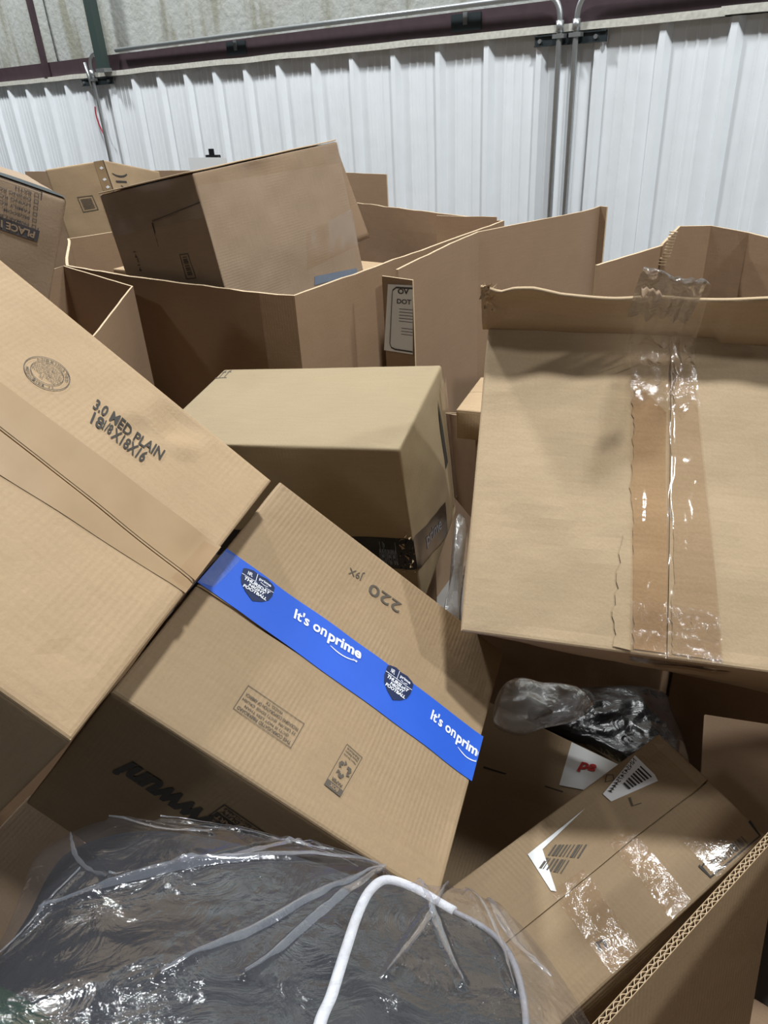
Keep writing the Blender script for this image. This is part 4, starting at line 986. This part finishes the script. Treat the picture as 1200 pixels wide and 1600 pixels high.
# boxes underneath that carry the pile, and added ones that keep gaps dark
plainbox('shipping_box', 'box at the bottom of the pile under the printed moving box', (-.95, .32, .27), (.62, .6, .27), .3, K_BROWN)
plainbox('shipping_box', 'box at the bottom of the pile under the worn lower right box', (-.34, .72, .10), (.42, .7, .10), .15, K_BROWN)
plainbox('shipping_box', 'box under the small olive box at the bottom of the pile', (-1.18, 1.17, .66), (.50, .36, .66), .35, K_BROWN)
plainbox('shipping_box', 'added filler box hiding bright floor behind the shadowed plastic film', (-.66, 1.64, .62), (.52, .34, .62), .15, K_BROWN)  # added to cover lit floor showing under the big box

plainbox('shipping_box', 'added filler box keeping the gap dark at the left edge under the moving boxes', (-1.75, .15, .86), (.8, .8, .86), .1, K_BROWN)  # added so this gap stays dark instead of showing the floor
plainbox('shipping_box', 'added unseen tall box blocking light from the right of the double-wall sheet', (.56, .87, 1.16), (.62, 1.72, 1.16), -.05, K_TAUPE)  # out of view, added to block light coming from the right
plainbox('shipping_box', 'added filler box hiding bright floor behind the big taped box', (-.09, 1.82, .84), (.58, .42, .84), .0, K_BROWN)  # added to close the view onto bright floor behind
plainbox('shipping_box', 'added low filler box darkening the bottom right corner beyond the sheet', (.07, .42, .40), (.20, .9, .40), .0, K_BROWN)  # added so the corner is dark where lit floor would show
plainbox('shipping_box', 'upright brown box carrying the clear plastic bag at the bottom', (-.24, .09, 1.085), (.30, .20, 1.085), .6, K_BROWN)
# ------------------------------------------------------------------ soft things
def in_plane(P, x, y, hgt): return Vector(P['o'])+Vector(P['e1'])*x+Vector(P['e2'])*y+Vector(P['n'])*hgt
def catmull(pts, per=6):
    out = []; n = len(pts)
    for i in range(n):
        p0, p1, p2, p3 = [Vector((*pts[(i+k) % n], 0)) for k in (-1, 0, 1, 2)]
        for j in range(per):
            t = j/per; out.append(.5*((2*p1)+(-p0+p2)*t+(2*p0-5*p1+4*p2-p3)*t*t+(-p0+3*p1-3*p2+p3)*t**3))
    return out
def seg_d(p, a, b):
    ab = b-a; t = max(0, min(1, (p-a).dot(ab)/max(ab.length_squared, 1e-9))); return (p-(a+ab*t)).length
def puffy(P, outline, base, H, name, mat, parent, rings=40, per=8, creases=None, wr=.0, bottom=.04, seed=0, power=.5, camp=.012, cw=.010, ctr=None):
    O = catmull(outline, per); n = len(O); c = ctr or sum(O, Vector())/n; c = Vector((c[0], c[1], 0))
    V = []; F = []; UV = []
    cr = []
    if creases:
        for i in range(0, len(creases), 2): cr.append((Vector((*creases[i], 0)), Vector((*creases[i+1], 0))))
    def hgt(q, rho):
        z = H*(1-rho**2.4)**power
        if wr:
            p3 = q*9+Vector((0, 0, seed)); z += wr*(.5-abs(noise.noise(p3)))*min(1, (1-rho)*6)+wr*.30*(.5-abs(noise.noise(q*24+Vector((seed, 0, 0)))))*min(1, (1-rho)*8)
        for (a, b) in cr:
            d = seg_d(q, a, b); z += camp*max(0, 1-d/cw)*min(1, (1-rho)*9)
        return z
    V.append(in_plane(P, c.x, c.y, base+hgt(c, 0))); UV.append((c.x, c.y))
    for i in range(1, rings+1):
        rho = (i/rings)**.85
        for o_ in O:
            q = c.lerp(o_, rho); V.append(in_plane(P, q.x, q.y, base+hgt(q, rho))); UV.append((q.x, q.y))
    for k in range(n): F.append((0, 1+k, 1+(k+1) % n))
    for i in range(rings-1):
        a = 1+i*n; b = a+n
        for k in range(n): F.append((a+k, b+k, b+(k+1) % n, a+(k+1) % n))
    # underside
    last = 1+(rings-1)*n; prev = last
    for (rho, dz) in ((.92, -.45), (.6, -.9), (.25, -1)):
        s0 = len(V)
        for o_ in O:
            q = c.lerp(o_, rho); V.append(in_plane(P, q.x, q.y, base+dz*bottom)); UV.append((q.x, q.y))
        for k in range(n): F.append((prev+k, s0+k, s0+(k+1) % n, prev+(k+1) % n))
        prev = s0
    F.append(tuple(prev+k for k in range(n)))
    ob = mesh_obj(name, V, F, mat, parent, True, UV)
    def height(q):
        d = q-c; best = 0
        for k in range(n):
            a, b2 = O[k]-c, O[(k+1) % n]-c; den = a.x*b2.y-a.y*b2.x
            if abs(den) < 1e-12: continue
            s1 = (d.x*b2.y-d.y*b2.x)/den; s2 = (a.x*d.y-a.y*d.x)/den
            if s1 >= -1e-6 and s2 >= -1e-6: best = s1+s2; break
        return base+hgt(q, min(.98, best))
    return ob, height
P = PT['bag']; ctr = tuple(in_plane(P, .15, .05, -.06))
t = thing('folded_textile', 'dark slate padded textile inside the clear plastic bag, left part', 'textile', ctr)
puffy(P, P['c1'], -.045, .035, 'padding', SLATE, t, 30, 6, None, .010, .03, 2)
t = thing('cushion', 'charcoal cushion with white piped edge inside the clear bag', 'cushion', tuple(in_plane(P, .27, .03, -.02)))
puffy(P, P['c2'], -.004, .018, 'cushion_body', CHAR, t, 26, 6, None, .002, .03, 4, .6)
O = catmull(P['c2'], 6)
n_ = len(O)
wp = [in_plane(P, q.x, q.y, .001) for q in O]
v, f = tube(wp[0:44], .0046, 10); mesh_obj('white_piping', v, f, PIPING, t, True)
v, f = tube(wp[42:66], .0026, 8); mesh_obj('grey_piping', v, f, PIPE_GREY, t, True)
t = thing('green_textile', 'dark green fabric corner inside the bag at the bottom left', 'textile', tuple(in_plane(P, -.01, .02, -.05)))
puffy(P, P['green'], -.030, .035, 'cloth', GREEN, t, 14, 5, None, .006, .02, 9)
t = thing('plastic_bag', 'large crumpled clear plastic bag over dark cushions, bottom foreground', 'plastic bag', tuple(in_plane(P, .15, .05, -.085)))
_, bh = puffy(P, P['outline'], -.020, .052, 'film', BAGFILM, t, 120, 20, P['creases'], .009, .05, 6, .5, .0035, .0045, ctr=(.17, .05))
rf = random.Random(12)
for i in range(0, len(P['creases']), 2):
    a, b_ = Vector((*P['creases'][i], 0)), Vector((*P['creases'][i+1], 0)); dv = (b_-a); L_ = dv.length; nr = Vector((-dv.y, dv.x, 0)).normalized()
    V = []; F = []; N_ = 40; w1 = rf.uniform(.0012, .0035)
    bend = rf.uniform(-.02, .02)
    for k in range(N_+1):
        q = a.lerp(b_, k/N_)+nr*(bend*math.sin(math.pi*k/N_)*.5); wv = w1*(.3+.9*math.sin(math.pi*k/N_))*(1+.6*noise.noise(Vector((k*.3, i, 0))))
        for sg in (-1, 0, 1):
            p = q+nr*wv*sg; V.append(in_plane(P, p.x, p.y, bh(p)+.0012+(.0012 if sg == 0 else 0)))
    for k in range(N_):
        for m2 in (0, 1): F.append((3*k+m2, 3*k+m2+1, 3*k+m2+4, 3*k+m2+3))
    mesh_obj('film_fold', V, F, FOLDFILM, t, True)
P = PT['bub']; t = thing('bubble_wrap', 'pale clear plastic wrap in the gap beside the big taped box', 'bubble wrap', tuple(in_plane(P, .03, .1, -.02)))
puffy(P, P['p'], 0, .03, 'film', BUBBLE, t, 30, 6, None, .03, .03, 3)
P = PT['bub2']; t = thing('bubble_wrap', 'dim cloudy plastic wrap under the lower edge of the big box', 'bubble wrap', tuple(in_plane(P, .08, .05, -.02)))
puffy(P, P['p'], 0, .03, 'film', BUBBLE, t, 30, 6, None, .03, .02, 5)
P = PT['film']; t = thing('plastic_film', 'dark crinkled plastic film in shadow above the red marked label', 'plastic film', tuple(in_plane(P, .12, .05, -.03)))
puffy(P, P['p'], 0, .03, 'film', DARKFILM, t, 30, 6, None, .03, .02, 8)
